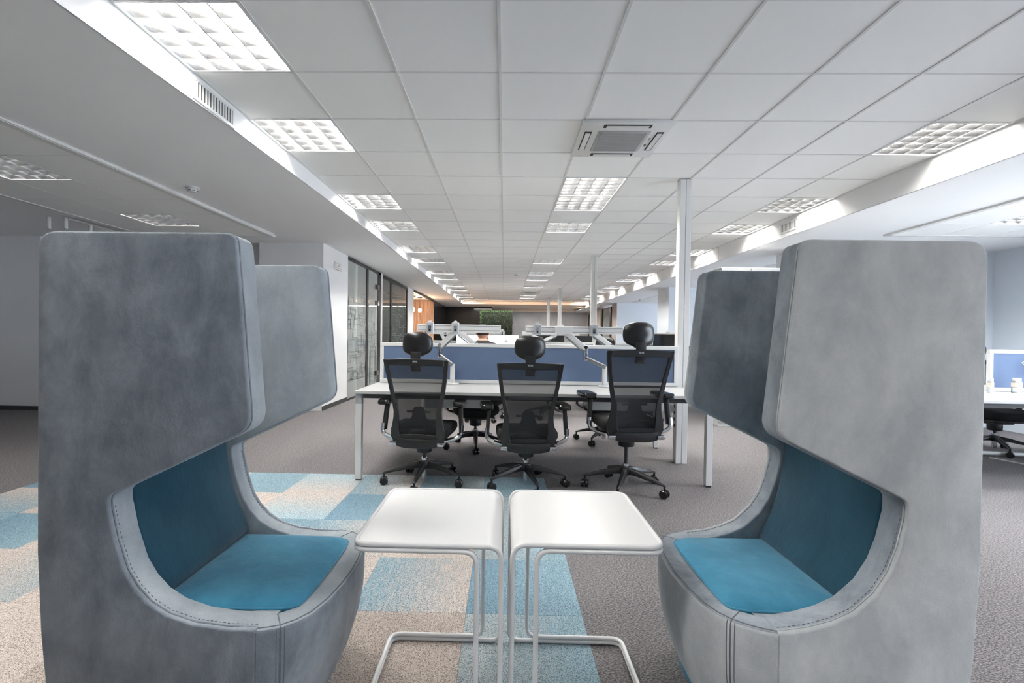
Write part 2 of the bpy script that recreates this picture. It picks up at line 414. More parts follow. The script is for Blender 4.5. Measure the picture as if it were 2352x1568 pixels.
def ordn(i): return ['nearest', 'second', 'third', 'fourth', 'fifth', 'sixth', 'seventh', 'eighth', 'ninth', 'tenth', 'eleventh', 'twelfth', 'farthest'][i]
Lp = louvre_light(.592, .592, TUBM); Rp = louvre_light(.53, .592, TUBM)
first = {'a': True, 'b': True}
def place_light(proto, x, y, z, label, group):
    k = 'a' if proto is Lp else 'b'
    if first[k]:
        first[k] = False; o = proto; o.location = (x, y, z); o['label'] = label; o['group'] = group; return o
    return dup(proto, (x, y, z), 0, label, group)
extra = {('L', 0): ', blown bright above the left booth', ('M', 0): ', just past the air conditioner', ('M', 1): ', touching the one before it', ('R', 0): ', above the right booth'}
for side, ks_, bk, ic in (('L', lampL, lampL_back, -3), ('M', lampM, lampM_back, 1), ('R', lampR, lampR_back, 5)):
    for n, k in enumerate(ks_):
        lab = 'square louvred ceiling light, %s of the %s row%s' % (ordn(n) if n < len(ks_) - 1 else 'farthest', rowname[side], extra.get((side, n), ''))
        place_light(Rp if side == 'R' else Lp, X0 + .6 * ic + (.004 if ic != -3 else .006), Y0 + .6 * k + .004, CZ, lab, 'louvred lights of the %s row' % rowname[side])
    for n, k in enumerate(bk):
        place_light(Rp if side == 'R' else Lp, X0 + .6 * ic + .006, Y0 + .6 * k + .004, CZ, 'louvred ceiling light behind the camera, %s of the %s row' % (('first', 'second', 'third')[n], rowname[side]), 'louvred lights behind the camera')
# bulkheads (vertical faces between the raised ceiling and the lower soffits)
Ys = [-4.5, 1.9, 3.2, 6.5, 20.9, 25]
lb = MB()
for a, b in zip(Ys, Ys[1:]):
    za, zb = zs(a), zs(b)
    e = min(b, 20.9)
    if a < 20.9:
        lb.add([(CX0, a, za), (CX0, e, zb), (CX0, e, CZ + .1), (CX0, a, CZ + .1), (CX0 - .012, a, za), (CX0 - .012, e, zb), (CX0 - .012, e, CZ + .1), (CX0 - .012, a, CZ + .1)],
               [(0, 1, 2, 3), (7, 6, 5, 4), (0, 4, 5, 1), (3, 2, 6, 7), (0, 3, 7, 4), (1, 5, 6, 2)])
struct(lb.build('trim_1', WALL, smooth=False))
ls = MB(); YL = [-4.5, 1.03, 1.9, 3.2, 6.5, 6.67, 20.9, 25]
for a, b in zip(YL, YL[1:]):
    za, zb = zs(a), zs(b)
    for xa, xb in (((CX0 - .002, -3.3), (-5.1, -9)) if 1.0 < a < 6.6 else ((CX0 - .002, -9),)):
        ls.add([(xa, a, za), (xa, b, zb), (xb, b, zb), (xb, a, za)], [(0, 3, 2, 1)])
struct(ls.build('ceiling_left_wing', SOFF, smooth=False))
struct(MB().box(CX1, CX1 + .012, -4.5, 20.9, SZR, CZ + .1).build('trim_2', WALL, smooth=False))
rs_ = MB(); rs_.box(CX1 + .002, 4.6, -4.5, 25, SZR, SZR + .02); rs_.box(6.4, 8.5, -4.5, 25, SZR, SZR + .02); rs_.box(4.6, 6.4, -4.5, 2.27, SZR, SZR + .02); rs_.box(4.6, 6.4, 5.87, 25, SZR, SZR + .02)
struct(rs_.build('ceiling_right_wing', SOFF, smooth=False))
# panel joint on the right bulkhead
MB().box(CX1 - .004, CX1, 7.95, 8.03, SZR + .002, CZ).build('joint_strip', TEE, bpy.data.objects['trim_2'], smooth=False)
# far end: fascia, warm lowered ceiling
WARM = mat('warm_cream_paint', (240, 226, 212), 0.7)
struct(MB().box(CX0 - .01, CX1 + .4, 20.86, 20.92, 2.60, CZ + .1).build('trim_3', WARM, smooth=False))
struct(MB().box(-1.9, 5.2, 20.9, 25.2, 2.598, 2.62).build('ceiling_reception', WARM, smooth=False))
struct(MB().box(-.6, 4.2, 24.2, 24.26, 2.46, 2.60).build('trim_4', WARM, smooth=False))
CONC = mat('concrete_panel', (160, 164, 169), 0.7, noise=0.3, nscale=2.4)
struct(MB().box(-2.9, 5.2, 24.3, 24.4, 0, 2.62).build('wall_back', CONC, smooth=False))
BLKW = mat('black_satin_panel', (26, 24, 24), 0.22)
bw = struct(MB().box(-2.95, -.62, 23.0, 23.06, 0, 2.6).build('wall_black_reception', BLKW, smooth=False))
for i in range(4):
    MB().box(-2.93 + .58 * i, -2.93 + .58 * i + .57, 22.98, 23.0, .02, 2.59).build('wall_panel', BLKW, bw, smooth=False)
struct(MB().box(-2.9, -2.83, 19.05, 23.0, 0, 2.62).build('wall_black_side', BLKW, smooth=False))
fill = thing('fascia_fill_strip', 'warm led strip added unseen to brighten the cream fascia at the far end of the ceiling', 'added light strip', (.8, 20.1, CZ))  # glowing strip facing away from the camera, added to brighten the fascia
MB().box(-2.5, 2.5, -.02, .02, -.03, 0).build('strip_housing', WHM, fill, smooth=False)
MB().box(-2.49, 2.49, .0202, .022, -.026, -.004).build('strip_diffuser', mat('warm_fill_glow', (255, 230, 200), .4, emis=(255, 214, 178), es=20), fill, smooth=False)
# green wall
PLG = mat('moss_leaf', (20, 33, 15), 0.7, noise=0.35, nscale=30); PLG2 = mat('moss_leaf_light', (44, 70, 28), 0.7)
gw = thing('green_plant_wall', 'dark green vertical plant wall beside the grey concrete wall', 'plant wall', (-.42, 22.9, 0))
MB().box(-.7, .78, .02, .14, .5, 2.36).build('backing_panel', mat('moss_base', (24, 40, 18), .9), gw, smooth=False)
lf = MB(); rr = random.Random(3)
for i in range(5200):
    x = rr.uniform(-.74, .8); z = rr.uniform(.6, 2.4); y = rr.uniform(-.03, .02); s = rr.uniform(.014, .03)
    a = rr.uniform(0, 6.28); u = Vector((math.cos(a), rr.uniform(-.6, .6), math.sin(a))).normalized() * s; v = Vector((-math.sin(a), rr.uniform(-.6, .6), math.cos(a))).normalized() * s * .6
    c = Vector((x, y, z)); lf.add([c - u, c - v, c + u, c + v], [(0, 1, 2, 3)])
o = lf.build('leaves', PLG, gw, smooth=False); o['kind'] = 'stuff'
lf = MB()
for i in range(420):
    z = rr.uniform(1.0, 2.42); x = -.74 + rr.uniform(-.03, .05); 
    if i % 3 == 0: x = rr.uniform(-.74, .8); z = 2.38 + rr.uniform(-.02, .05)
    a = rr.uniform(0, 6.28); s = rr.uniform(.02, .04)
    u = Vector((math.cos(a), .3, math.sin(a))) * s; v = Vector((-math.sin(a), .2, math.cos(a))) * s * .6; c = Vector((x, -.02, z)); lf.add([c - u, c - v, c + u, c + v], [(0, 1, 2, 3)])
o = lf.build('edge_leaves', PLG2, gw, smooth=False); o['kind'] = 'stuff'
# ---- left side walls
GLW = -2.83
wl = MB(); 
wl.box(-3.82, -2.82, 7.36, 7.5, 0, 2.62); wl.box(-2.95, -2.82, 7.5, 8.53, 0, 2.62)
struct(wl.build('wall_left', WALL, smooth=False))
struct(MB().box(-2.822, -2.812, 7.36, 8.53, 0, .07).build('baseboard_left', DKM, smooth=False))
struct(MB().box(-7.7, -3.8, 7.62, 7.7, 0, 2.62).build('wall_left_rear', WALL, smooth=False))
struct(MB().box(-7.68, -7.6, -4.5, 7.7, 0, 2.62).build('wall_left_side', WALL, smooth=False))
struct(MB().box(-7.6, -6.95, 7.02, 7.62, 0, 2.62).build('wall_left_pier', WALL, smooth=False))
bb = MB(); bb.box(-6.95, -3.8, 7.6, 7.62, 0, .06); bb.box(-7.6, -6.94, 7.0, 7.02, 0, .06)
struct(bb.build('baseboard_rear', DKM, smooth=False))
wbh = MB(); wbh.box(-9, 3.8, -4.6, -4.5, 0, 2.8); wbh.box(6.8, 8.5, -4.6, -4.5, 0, 2.8); wbh.box(3.8, 6.8, -4.6, -4.5, 0, .8); wbh.box(3.8, 6.8, -4.6, -4.5, 2.3, 2.8)
struct(wbh.build('wall_behind', WALL, smooth=False))
w_ = thing('window_7', '', '', (0, 0, 0)); del w_['label']; del w_['category']; w_['kind'] = 'structure'  # unseen window added in the rear wall to light the right wing
q = MB(); q.box(3.8, 6.8, -4.58, -4.52, .8, .86); q.box(3.8, 6.8, -4.58, -4.52, 2.24, 2.3)
for k in range(4): q.box(3.8 + .983 * k, 3.85 + .983 * k, -4.58, -4.52, .8, 2.3)
q.build('window_frame', WHM, w_, smooth=False)
# pier between windows, lining around wood niche
pw = MB(); pw.box(-2.95, -2.82, 13.78, 14.72, 0, 2.62); struct(pw.build('wall_left_pier_far', WALL, smooth=False))
struct(MB().box(-2.9, -2.815, 10.78, 10.95, 0, 2.6).build('trim_5', WHM, smooth=False))
# meeting room behind glass
mr = MB(); mr.box(-6.5, -2.95, 8.45, 8.52, 0, 2.6); mr.box(-6.55, -6.5, 8.45, 14.0, 0, 2.6); mr.box(-6.5, -2.95, 13.8, 13.86, 0, 2.6); mr.box(-6.5, -2.96, 10.83, 10.9, 0, 2.6)
struct(mr.build('wall_meeting_room', WALL, smooth=False))
area('meeting_room_lamp', (-4.6, 9.7, 2.5), (0, 0, 0), 1.2, 1.2, 120, (1, 1, 1))
area('far_office_fill', (5.6, 20.6, 2.4), (0, 0, 0), 1.2, 1.2, 90, (1, .98, .95))  # second one is an unseen lamp added to brighten the frosted office door
FROST = glassy('meeting_room_glass', (0.86, 0.92, 0.89), 0.50, 0.03)
CLEARG = glassy('smoked_window_glass', (0.50, 0.55, 0.53), 0.85, 0.03)
LINE = mat('etched_line_print', (96, 104, 102), 0.6)
def circuit(mb, y0, y1, z0, z1, n, seed, x=GLW + .008):
    """printed circuit-like line ornament on the glass"""
    r = random.Random(seed)
    for _ in range(n):
        y = r.uniform(y0, y1); z = r.uniform(z0, z1); w = .0045
        for s in range(r.randint(2, 5)):
            if s % 2 == 0:
                ye = min(max(y + r.choice((-1, 1)) * r.uniform(.08, .5), y0), y1); a, b = sorted((y, ye)); mb.box(x, x + .0008, a, b, z - w, z + w); y = ye
            else:
                ze = min(max(z + r.choice((-1, 1)) * r.uniform(.05, .22), z0), z1); a, b = sorted((z, ze)); mb.box(x, x + .0008, y - w * 1.6, y + w * 1.6, a, b); z = ze
fr = MB()
d1 = thing('window_1', '', '', (0, 0, 0)); del d1['label']; del d1['category']; d1['kind'] = 'structure'
MB().box(GLW - .02, GLW + .02, 8.53, 9.72, 2.53, 2.59).build('top_rail', FRM, d1, smooth=False)
MB().box(GLW - .02, GLW + .02, 8.53, 9.72, 0, .035).build('bottom_rail', FRM, d1, smooth=False)
MB().box(GLW - .02, GLW + .02, 9.68, 9.8, 0, 2.59).build('post', FRM, d1, smooth=False)
p = MB().box(GLW - .005, GLW + .005, 8.53, 9.1, .035, 2.53).build('pane', FROST, d1, smooth=False)
p = MB().box(GLW - .005, GLW + .005, 9.105, 9.68, .035, 2.53).build('pane', FROST, d1, smooth=False)
c = MB(); circuit(c, 8.56, 9.66, .35, 2.0, 64, 5)
o = c.build('etched_lines', LINE, d1, smooth=False); o['kind'] = 'stuff'
dr = thing('door_1', '', '', (0, 0, 0)); del dr['label']; del dr['category']; dr['kind'] = 'structure'
MB().box(GLW - .02, GLW + .02, 9.8, 10.78, 2.53, 2.59).build('top_rail', FRM, dr, smooth=False)
MB().box(GLW - .02, GLW + .02, 10.56, 10.78, 0, 2.59).build('post', FRM, dr, smooth=False)
MB().box(GLW - .005, GLW + .005, 9.82, 10.54, .01, 2.52).build('pane', FROST, dr, smooth=False)
c = MB(); circuit(c, 9.85, 10.52, .2, 1.9, 26, 9)
lp = rpoly([(9.95, .12), (10.4, .12), (10.4, .95), (9.95, .95)], .12)
for rad, yy in ((1, 0), (.8, 0)):
    pts = [((GLW + .008), 10.2 + (a - 10.175) * rad, .53 + (b - .53) * rad) for a, b in lp]
    c.tube(pts, .005, 4, closed=True)
o = c.build('etched_lines', LINE, dr, smooth=False); o['kind'] = 'stuff'
for z in (2.24, 1.89, .36):
    hg = MB().box(GLW, GLW + .03, 10.36, 10.5, z - .05, z + .05).build('hinge', FRM, dr, smooth=False, bevel=.004, seg=1)
    MB().box(GLW + .005, GLW + .035, 10.5, 10.6, z - .05, z + .05).build('hinge_plate', CHR, hg, smooth=False)
w2 = thing('window_2', '', '', (0, 0, 0)); del w2['label']; del w2['category']; w2['kind'] = 'structure'
MB().box(GLW - .02, GLW + .02, 10.95, 13.78, 2.5, 2.56).build('top_rail', FRM, w2, smooth=False)
MB().box(GLW - .02, GLW + .02, 11.72, 11.86, 0, 2.5).build('post', FRM, w2, smooth=False)
MB().box(GLW - .02, GLW + .02, 13.66, 13.78, 0, 2.5).build('post', FRM, w2, smooth=False)
MB().box(GLW - .02, GLW + .02, 10.95, 13.7, 0, .04).build('bottom_rail', FRM, w2, smooth=False)
for a, b in ((10.95, 11.72), (11.86, 12.78), (12.785, 13.66)): MB().box(GLW - .005, GLW + .005, a, b, .04, 2.5).build('pane', CLEARG, w2, smooth=False)
c = MB(); circuit(c, 11.9, 13.6, .8, 2.0, 50, 15)
o = c.build('etched_lines', LINE, w2, smooth=False); o['kind'] = 'stuff'
MB().box(GLW + .01, GLW + .06, 11.6, 11.86, 1.02, 1.05).build('lever_handle', FRM, w2)
struct(MB().box(-3.0, -2.95, 8.52, 13.8, 2.56, 2.62).build('trim_6', WALL, smooth=False))
# wood niche with pendants
WOOD = bpy.data.materials.new('oak_planks'); WOOD.use_nodes = True; nt = WOOD.node_tree; P = nt.nodes['Principled BSDF']; P.inputs['Roughness'].default_value = .5
tc = N(nt, 'ShaderNodeTexCoord'); mp = N(nt, 'ShaderNodeMapping'); mp.inputs['Scale'].default_value = (14, 14, .8); nz = N(nt, 'ShaderNodeTexNoise'); nz.inputs['Scale'].default_value = 2.5; nz.inputs['Detail'].default_value = 6
cr = N(nt, 'ShaderNodeValToRGB'); cr.color_ramp.elements[0].position = .35; cr.color_ramp.elements[1].position = .7; cr.color_ramp.elements[0].color = s2l((150, 116, 97)) + (1,); cr.color_ramp.elements[1].color = s2l((204, 172, 150)) + (1,)
nt.links.new(tc.outputs['Object'], mp.inputs[0]); nt.links.new(mp.outputs[0], nz.inputs[0]); nt.links.new(nz.outputs[0], cr.inputs[0]); nt.links.new(cr.outputs[0], P.inputs['Base Color'])
ni = MB(); ni.box(-4.3, -2.84, 19.0, 19.05, 0, 2.6); ni.box(-4.35, -4.3, 14.7, 19.05, 0, 2.6); 
nw = struct(ni.build('wall_niche', WOOD, smooth=False))
for i in range(8): MB().box(-4.28 + .18 * i, -4.28 + .18 * i + .176, 18.98, 19.0, .02, 2.56).build('plank', WOOD, nw, smooth=False)
struct(MB().box(-2.86, -2.81, 14.72, 19.05, 2.53, 2.59).build('trim_7', DKM, smooth=False))
BULB = mat('warm_bulb', (255, 240, 220), .4, emis=(255, 214, 170), es=90)
pl = thing('pendant_lamp', 'glowing bare bulb pendant in the wood niche, left one', 'pendant lamp', (-3.27, 17.0, 2.6), group='bulb pendants in the niche')
MB().lathe([(.001, 0), (.09, 0), (.09, -.025), (.001, -.025)], 16).build('ceiling_rose', BLK, pl)
MB().cyl((0, 0, -.02), (0, 0, -.42), .004, n=6).build('cord', BLK, pl)
MB().ell((0, 0, -.48), (.06, .06, .07)).build('bulb', BULB, pl)
dup(pl, (-3.14, 17.6, 2.6), 0, 'glowing bare bulb pendant in the wood niche, right one')
area('niche_lamp', (-3.6, 16.9, 2.2), (0, 0, 0), .6, 1.4, 14, (1.0, .86, .74))
# far right glazed office
rw = MB(); rw.box(4.15, 4.25, 17.85, 18.65, 0, 2.5); rw.box(4.15, 4.25, 20.55, 22.4, 0, 2.5); rw.box(4.15, 4.25, 23.6, 24.3, 0, 2.5)
BEI = mat('taupe_paint', (176, 166, 158), .8); struct(rw.build('wall_right_far', BEI, smooth=False))
w3 = thing('door_2', '', '', (0, 0, 0)); del w3['label']; del w3['category']; w3['kind'] = 'structure'
MB().box(4.12, 4.16, 18.65, 20.55, 2.36, 2.42).build('top_rail', FRM, w3, smooth=False)
for a in (18.65, 20.3): MB().box(4.1, 4.16, a, a + .25, 0, 2.42).build('post', FRM, w3, smooth=False)
MB().box(4.14, 4.15, 18.9, 20.3, 0, 2.36).build('pane', FROST, w3, smooth=False)
c = MB(); circuit(c, 18.95, 20.25, 1.0, 2.0, 18, 22, x=4.132); o = c.build('etched_lines', LINE, w3, smooth=False); o['kind'] = 'stuff'
w4 = thing('window_3', '', '', (0, 0, 0)); del w4['label']; del w4['category']; w4['kind'] = 'structure'
for a in (22.4, 23.5): MB().box(4.1, 4.16, a, a + .1, 0, 2.36).build('post', FRM, w4, smooth=False)
MB().box(4.1, 4.16, 22.4, 23.6, 2.3, 2.36).build('top_rail', FRM, w4, smooth=False)
MB().box(4.14, 4.15, 22.5, 23.5, 0, 2.3).build('pane', FROST, w4, smooth=False)
LBW = mat('pale_blue_white_paint', (222, 228, 234), .8)
struct(MB().box(4.15, 7.0, 17.8, 17.86, 0, 2.5).build('wall_right_bay', LBW, smooth=False))
p1 = MB(); p1.box(4.1, 7.2, 12.07, 12.95, 0, 2.5); struct(p1.build('wall_right_pier', LBW, smooth=False))
p2 = MB(); p2.box(4.15, 7.2, 6.9, 7.43, 0, 2.5); struct(p2.build('wall_right_pier_near', LBW, smooth=False))
struct(MB().box(6.9, 7.2, 4.1, 6.9, 0, 2.5).build('wall_right', LBW, smooth=False))
o = MB(); o.box(6.9, 7.2, -4.5, -1.0, 0, 2.5); o.box(6.9, 7.2, -1.0, 4.1, 0, .8); o.box(6.9, 7.2, -1.0, 4.1, 2.3, 2.5)
o.box(6.9, 7.2, 7.43, 8.1, 0, 2.5); o.box(6.9, 7.2, 11.3, 12.07, 0, 2.5); o.box(6.9, 7.2, 8.1, 11.3, 0, .8); o.box(6.9, 7.2, 8.1, 11.3, 2.3, 2.5)
o.box(6.9, 7.2, 12.95, 13.7, 0, 2.5); o.box(6.9, 7.2, 16.9, 17.8, 0, 2.5); o.box(6.9, 7.2, 13.7, 16.9, 0, .8); o.box(6.9, 7.2, 13.7, 16.9, 2.3, 2.5)
struct(o.build('wall_right_windows', LBW, smooth=False))
for n, (a, b) in enumerate(((-1.0, 4.1), (8.1, 11.3), (13.7, 16.9))):
    w = thing('window_%d' % (n + 4), '', '', (0, 0, 0)); del w['label']; del w['category']; w['kind'] = 'structure'
    q = MB(); q.box(6.98, 7.04, a, b, .8, .86); q.box(6.98, 7.04, a, b, 2.24, 2.3); k = 4
    for i in range(k + 1): yy = a + (b - a - .05) * i / k; q.box(6.98, 7.04, yy, yy + .05, .8, 2.3)
    q.build('window_frame', WHM, w, smooth=False)
# lower tile field of the left wing, framed
def tile_field(name, x0, x1, y0, y1, z, step, lights):
    f = struct(MB().box(x0 - .03, x1 + .03, y0 - .03, y1 + .03, z + .12, z + .14).build(name, GAP, smooth=False))
    tr = MB(); tr.box(x1 - .03, x1 + .03, y0 - .03, y1 + .03, z - .006, z + .12); tr.box(x0 - .03, x0 + .03, y0 - .03, y1 + .03, z - .006, z + .12); tr.box(x0, x1, y0 - .03, y0 + .03, z - .006, z + .12); tr.box(x0, x1, y1 - .03, y1 + .03, z - .006, z + .12)
    tr.box(x1 + .03, x1 + .045, y0 - .03, y1 + .04, z - .003, z + .03)
    tr.build('frame', TEE, f, smooth=False)
    nx = int(round((x1 - x0) / step)); ny = int(math.ceil((y1 - y0) / step - .01)); proto = {}
    for i in range(nx):
        for j in range(ny):
            if (i, j) in lights: continue
            yb = y1 - step * (j + 1); yt = y1 - step * j
            o = MB().box(.004, step - .004, .004, step - .004, 0, .01).build('ceiling_tile', TILE, f, smooth=False) if not proto else proto[0].copy()
            if proto: COL.objects.link(o)
            proto[0] = o
            o.location = (x0 + step * i, yb, z)
    return f
tile_field('ceiling_tiles_left', -5.1, -3.3, 1.03, 6.67, 2.553, .6, {(1, 0 + 0), (1, 4)} if False else {(1, 1), (1, 4)})
Dp = louvre_light(.592, .592, TUBD)
Dp.location = (-4.5 + .004, 6.67 - 1.2 + .004, 2.553); Dp['label'] = 'dim louvred light in the dark left wing, just above the left booth top'; Dp['group'] = 'dim louvred lights'
dup(Dp, (-4.5 + .004, 6.67 - 3.0 + .004, 2.553), 0, 'dim louvred light at the left edge of the picture')
tile_field('ceiling_tiles_right', 4.6, 6.4, 2.27, 5.87, SZR - .012, .6, {(1, 1), (1, 3), (1, 5)})
Wp = louvre_light(.592, .592, TUBR); Wp.location = (5.204, 5.87 - 1.2 + .004, SZR - .012); Wp['label'] = 'louvred light in the lower ceiling of the right wing, at the right edge'; Wp['group'] = 'right wing lights'
for k_, l_ in ((3, 'second'), (5, 'third')): dup(Wp, (5.204, 5.87 - .6 * (k_ + 1) + .004, SZR - .012), 0, 'unseen louvred light added to the lower ceiling of the right wing, %s one toward the camera' % l_, 'right wing lights')  # two fittings out of view, added to brighten the right wing walls
struct(MB().box(4.55, 6.6, 8.25, 11.4, SZR - .006, SZR - .001).build('trim_8', TEE, smooth=False))
struct(MB().box(4.55, 6.6, 13.6, 17.2, SZR - .006, SZR - .001).build('trim_9', TEE, smooth=False))

# ------------------------------------------------------------------ wing-back booths
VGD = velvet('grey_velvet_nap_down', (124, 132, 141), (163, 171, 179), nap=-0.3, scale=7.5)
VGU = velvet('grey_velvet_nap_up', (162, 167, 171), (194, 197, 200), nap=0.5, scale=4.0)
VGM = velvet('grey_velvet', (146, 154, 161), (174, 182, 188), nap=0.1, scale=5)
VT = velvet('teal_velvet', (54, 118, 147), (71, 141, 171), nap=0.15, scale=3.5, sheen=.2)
VTD = velvet('teal_velvet_shaded', (32, 70, 88), (42, 84, 104), nap=-0.4, scale=3.5, sheen=.15)  # darker teal and down-tilted pile put the wing's shade into the colour
STI = mat('stitch_thread', (104, 109, 115), .8)
def booth(name, label, loc, rz, half, wt, wb, zr, uf, arc, mo, mi, mb_, ml, iseam):
    """u = local x forward, y lateral, z up. near_sign: which lateral side faces the camera"""
    t = thing(name, label, 'booth chair', loc, rz, 'high wing-back booth chairs')
    hw = .325; th = .088
    back = [(.06, .05), (.03, .2), (.01, .4), (0, .62), (0, .9)]
    outl = back + [(0, 1.45), (wt, 1.45), (wb, .95)] + [arc[0]] + arc[1:] + [(half[0][1], zr), (half[0][1], .05)]
    rs = [0] * 5 + [.05, .03, .04] + [.02] + [0] * (len(arc) - 1) + [0, 0]
    # wing underside starts below the corner
    poly = rpoly(outl, rs, 6)
    for sgn in (-1, 1):
        a, b = (sgn * hw, sgn * (hw - th)); lo, hi = min(a, b), max(a, b)
        # outer and inner skins carry the pile brushed opposite ways: two upholstered halves
        mid = a - sgn * .016
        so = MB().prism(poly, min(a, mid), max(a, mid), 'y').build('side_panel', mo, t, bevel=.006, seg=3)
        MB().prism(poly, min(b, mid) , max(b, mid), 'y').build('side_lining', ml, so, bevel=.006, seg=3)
        pin = [(u, z) for u, z in poly]
        # piping along the outer edge
        cxm = .26; pts = []
        for u, z in poly:
            pts.append((u, z))
        off = []
        n = len(pts)
        area2 = sum(pts[i][0] * pts[(i + 1) % n][1] - pts[(i + 1) % n][0] * pts[i][1] for i in range(n))
        sg = 1 if area2 > 0 else -1
        for i in range(n):
            p0 = Vector(pts[i - 1]); p1 = Vector(pts[i]); p2 = Vector(pts[(i + 1) % n]); d = (p2 - p0)
            if d.length < 1e-6: continue
            d.normalize(); nrm = Vector((-d.y, d.x)) * sg; q = p1 + nrm * .001; off.append((q.x, a - sgn * .0165, q.y))
        MB().tube(off, .0024, 5, closed=True).build('piping', mb_, so)
    # front wrap
    us0 = half[0][1]; half = [(hw - .0004 - i_, u) for i_, u in half]
    path = half + [(-y, u) for y, u in half[:-1][::-1]]
    K = len(path); secs = []
    prof_o = [(.05, -.105), (.09, -.07), (.15, -.04), (.22, -.018), (.30, -.004), (.36, 0), (.416, 0), (.426, -.003), (.43, -.010)]
    prof_i = [(.43, -.062), (.424, -.078), (.41, -.086), (.33, -.088), (.05, -.16)]
    for i, (y, u) in enumerate(path):
        a = Vector(path[max(i - 1, 0)]); b = Vector(path[min(i + 1, K - 1)]); d = (b - a).normalized(); nn = Vector((-d.y, d.x))  # (y,u) plane
        if i == 0: nn = Vector((1, 0))
        if i == K - 1: nn = Vector((-1, 0))
        if nn.y < -0.01 or (abs(nn.y) < .01 and nn.x * y < 0): nn = -nn
        w = min(1, min(i, K - 1 - i) / 3)
        sec = []
        for z, off in prof_o + prof_i:
            tk = off if (z > .4 or off <= -.05 and z > .3) else off
            if (z, off) in prof_o and z < .35: tk = off * (.12 + .88 * w)
            if z == .05 and off == -.16: tk = -.088 - .07 * w
            p_ = Vector((y, u)) + nn * tk; p_.y = max(p_.y, us0 - .002 + .0006 * min(i, K - 1 - i))
            sec.append((p_.y, p_.x, z + (zr - .43)) if z > .3 else (p_.y, p_.x, z))
        secs.append(sec)
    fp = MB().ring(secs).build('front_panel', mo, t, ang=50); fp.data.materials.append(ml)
    for f in fp.data.polygons:
        if f.normal.z > .75 and f.center.z > zr - .03: f.material_index = 1
    st = MB()
    st.tube([(q[8][0], q[8][1], q[8][2] - .001) for q in secs], .0022, 5)
    for sgn in (-1, 1):
        qa = secs[iseam] if sgn > 0 else secs[K - 1 - iseam]; qb = secs[iseam + 1] if sgn > 0 else secs[K - 2 - iseam]; qc = secs[iseam - 1] if sgn > 0 else secs[K - iseam]
        L1 = (Vector(qa[5]) - Vector(qb[5])).length; L2 = (Vector(qa[5]) - Vector(qc[5])).length
        for other, L_ in ((qb, L1), (qc, L2)):
            st.tube([Vector(qa[k]).lerp(Vector(other[k]), .010 / L_) for k in range(8)], .0012, 5)
        st.tube([qa[k] for k in range(12)], .0018, 5)
        # running stitch along the armrest curve
        cur = [arc[1]] + arc[2:] + [(us0, zr)]
        for (u0, z0), (u1, z1) in zip(cur, cur[1:]):
            L = math.hypot(u1 - u0, z1 - z0); m_ = max(1, int(L / .011))
            for k in range(m_):
                s0 = k / m_; s1 = s0 + .55 / m_
                st.tube([(u0 + (u1 - u0) * s - .0, sgn * (hw - .024), z0 + (z1 - z0) * s + .0012) for s in (s0, s1)], .0009, 4)
    st.build('stitching', STI, t)['kind'] = 'stuff'
    # back shell, base, plinth
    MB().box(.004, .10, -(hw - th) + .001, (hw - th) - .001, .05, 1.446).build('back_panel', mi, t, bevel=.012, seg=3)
    MB().prism(rpoly([(.06, -.236), (us0 - .005, -.236), (uf - .055, -.15), (uf - .055, .15), (us0 - .005, .236), (.06, .236)], .01), zr - .10, zr - .004, 'z').build('seat_base', mi, t)
    for sgn in (-1, 1):
        MB().box(us0 - .05, us0 + .02, min(sgn * .22, sgn * (hw - .012)), max(sgn * .22, sgn * (hw - .012)), zr - .06, zr - .0008).build('corner_gusset', ml, t)
    MB().prism(rpoly([(.10, -.27), (.52, -.285), (uf - .112, -.20), (uf - .112, .20), (.52, .285), (.10, .27)], .05), 0, .052, 'z').build('plinth', VT, t, bevel=.004)
    # backrest cushion
    bp = rpoly([(.095, .43), (.262, .445), (.262, .475), (.215, .57), (.188, .68), (.170, .80), (.163, .93), (.13, .96), (.095, .96)], [0, 0, .02, .1, .1, .1, .03, .02, 0], 4)
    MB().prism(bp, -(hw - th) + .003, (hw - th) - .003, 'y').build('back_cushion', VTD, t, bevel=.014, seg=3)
    # seat cushion
    inner = hw - th - .002; us = uf - .078
    pl_ = rpoly([(.235, -inner), (us - .02, -inner), (us, -inner + .05), (us, inner - .05), (us - .02, inner), (.235, inner)], [.01, .10, .10, .10, .10, .01], 8)
    c_ = Vector((.44, 0)); secs = []
    for z, k, insetd in ((.34, 1, 0), (zr - .012, 1, 0), (zr + .004, 1, .005), (zr + .016, 1, .018), (zr + .023, 1, .05), (zr + .027, 1, .11), (zr + .029, 1, .17)):
        sec = []
        for u, y in pl_:
            dv = Vector((u, y)) - c_; L = dv.length; q = c_ + dv * max(.05, (1 - insetd / max(.2, L))); sec.append((q.x, q.y, z))
        secs.append(sec)
    sc_ = MB().ring(secs).build('seat_cushion', VT, t, ang=60)
    MB().tube([(u, y, zr + .002) for u, y in [(c_.x + (u - c_.x) * .992, y * .992) for u, y in pl_]], .0035, 6, closed=True).build('piping', VT, sc_)
    return t
arcL = [(.185, .768), (.187, .735), (.204, .655), (.231, .572), (.258, .528), (.294, .490), (.34, .462), (.41, .44), (.50, .430), (.55, .43)]
arcR = [(.182, .79), (.184, .74), (.2, .668), (.222, .608), (.256, .553), (.309, .503), (.36, .478), (.42, .460), (.47, .452)]
booth('wing_back_booth', 'dark grey velvet wing-back booth with teal seat, left of the white tables', (-1.205, 1.535, 0), 0, [(0, .575), (.005, .60), (.017, .632), (.045, .665), (.085, .692), (.16, .714), (.25, .725), (.325, .728)], .515, .558, .43, .728, arcL, VGD, VGM, VGD, VGM, 2)
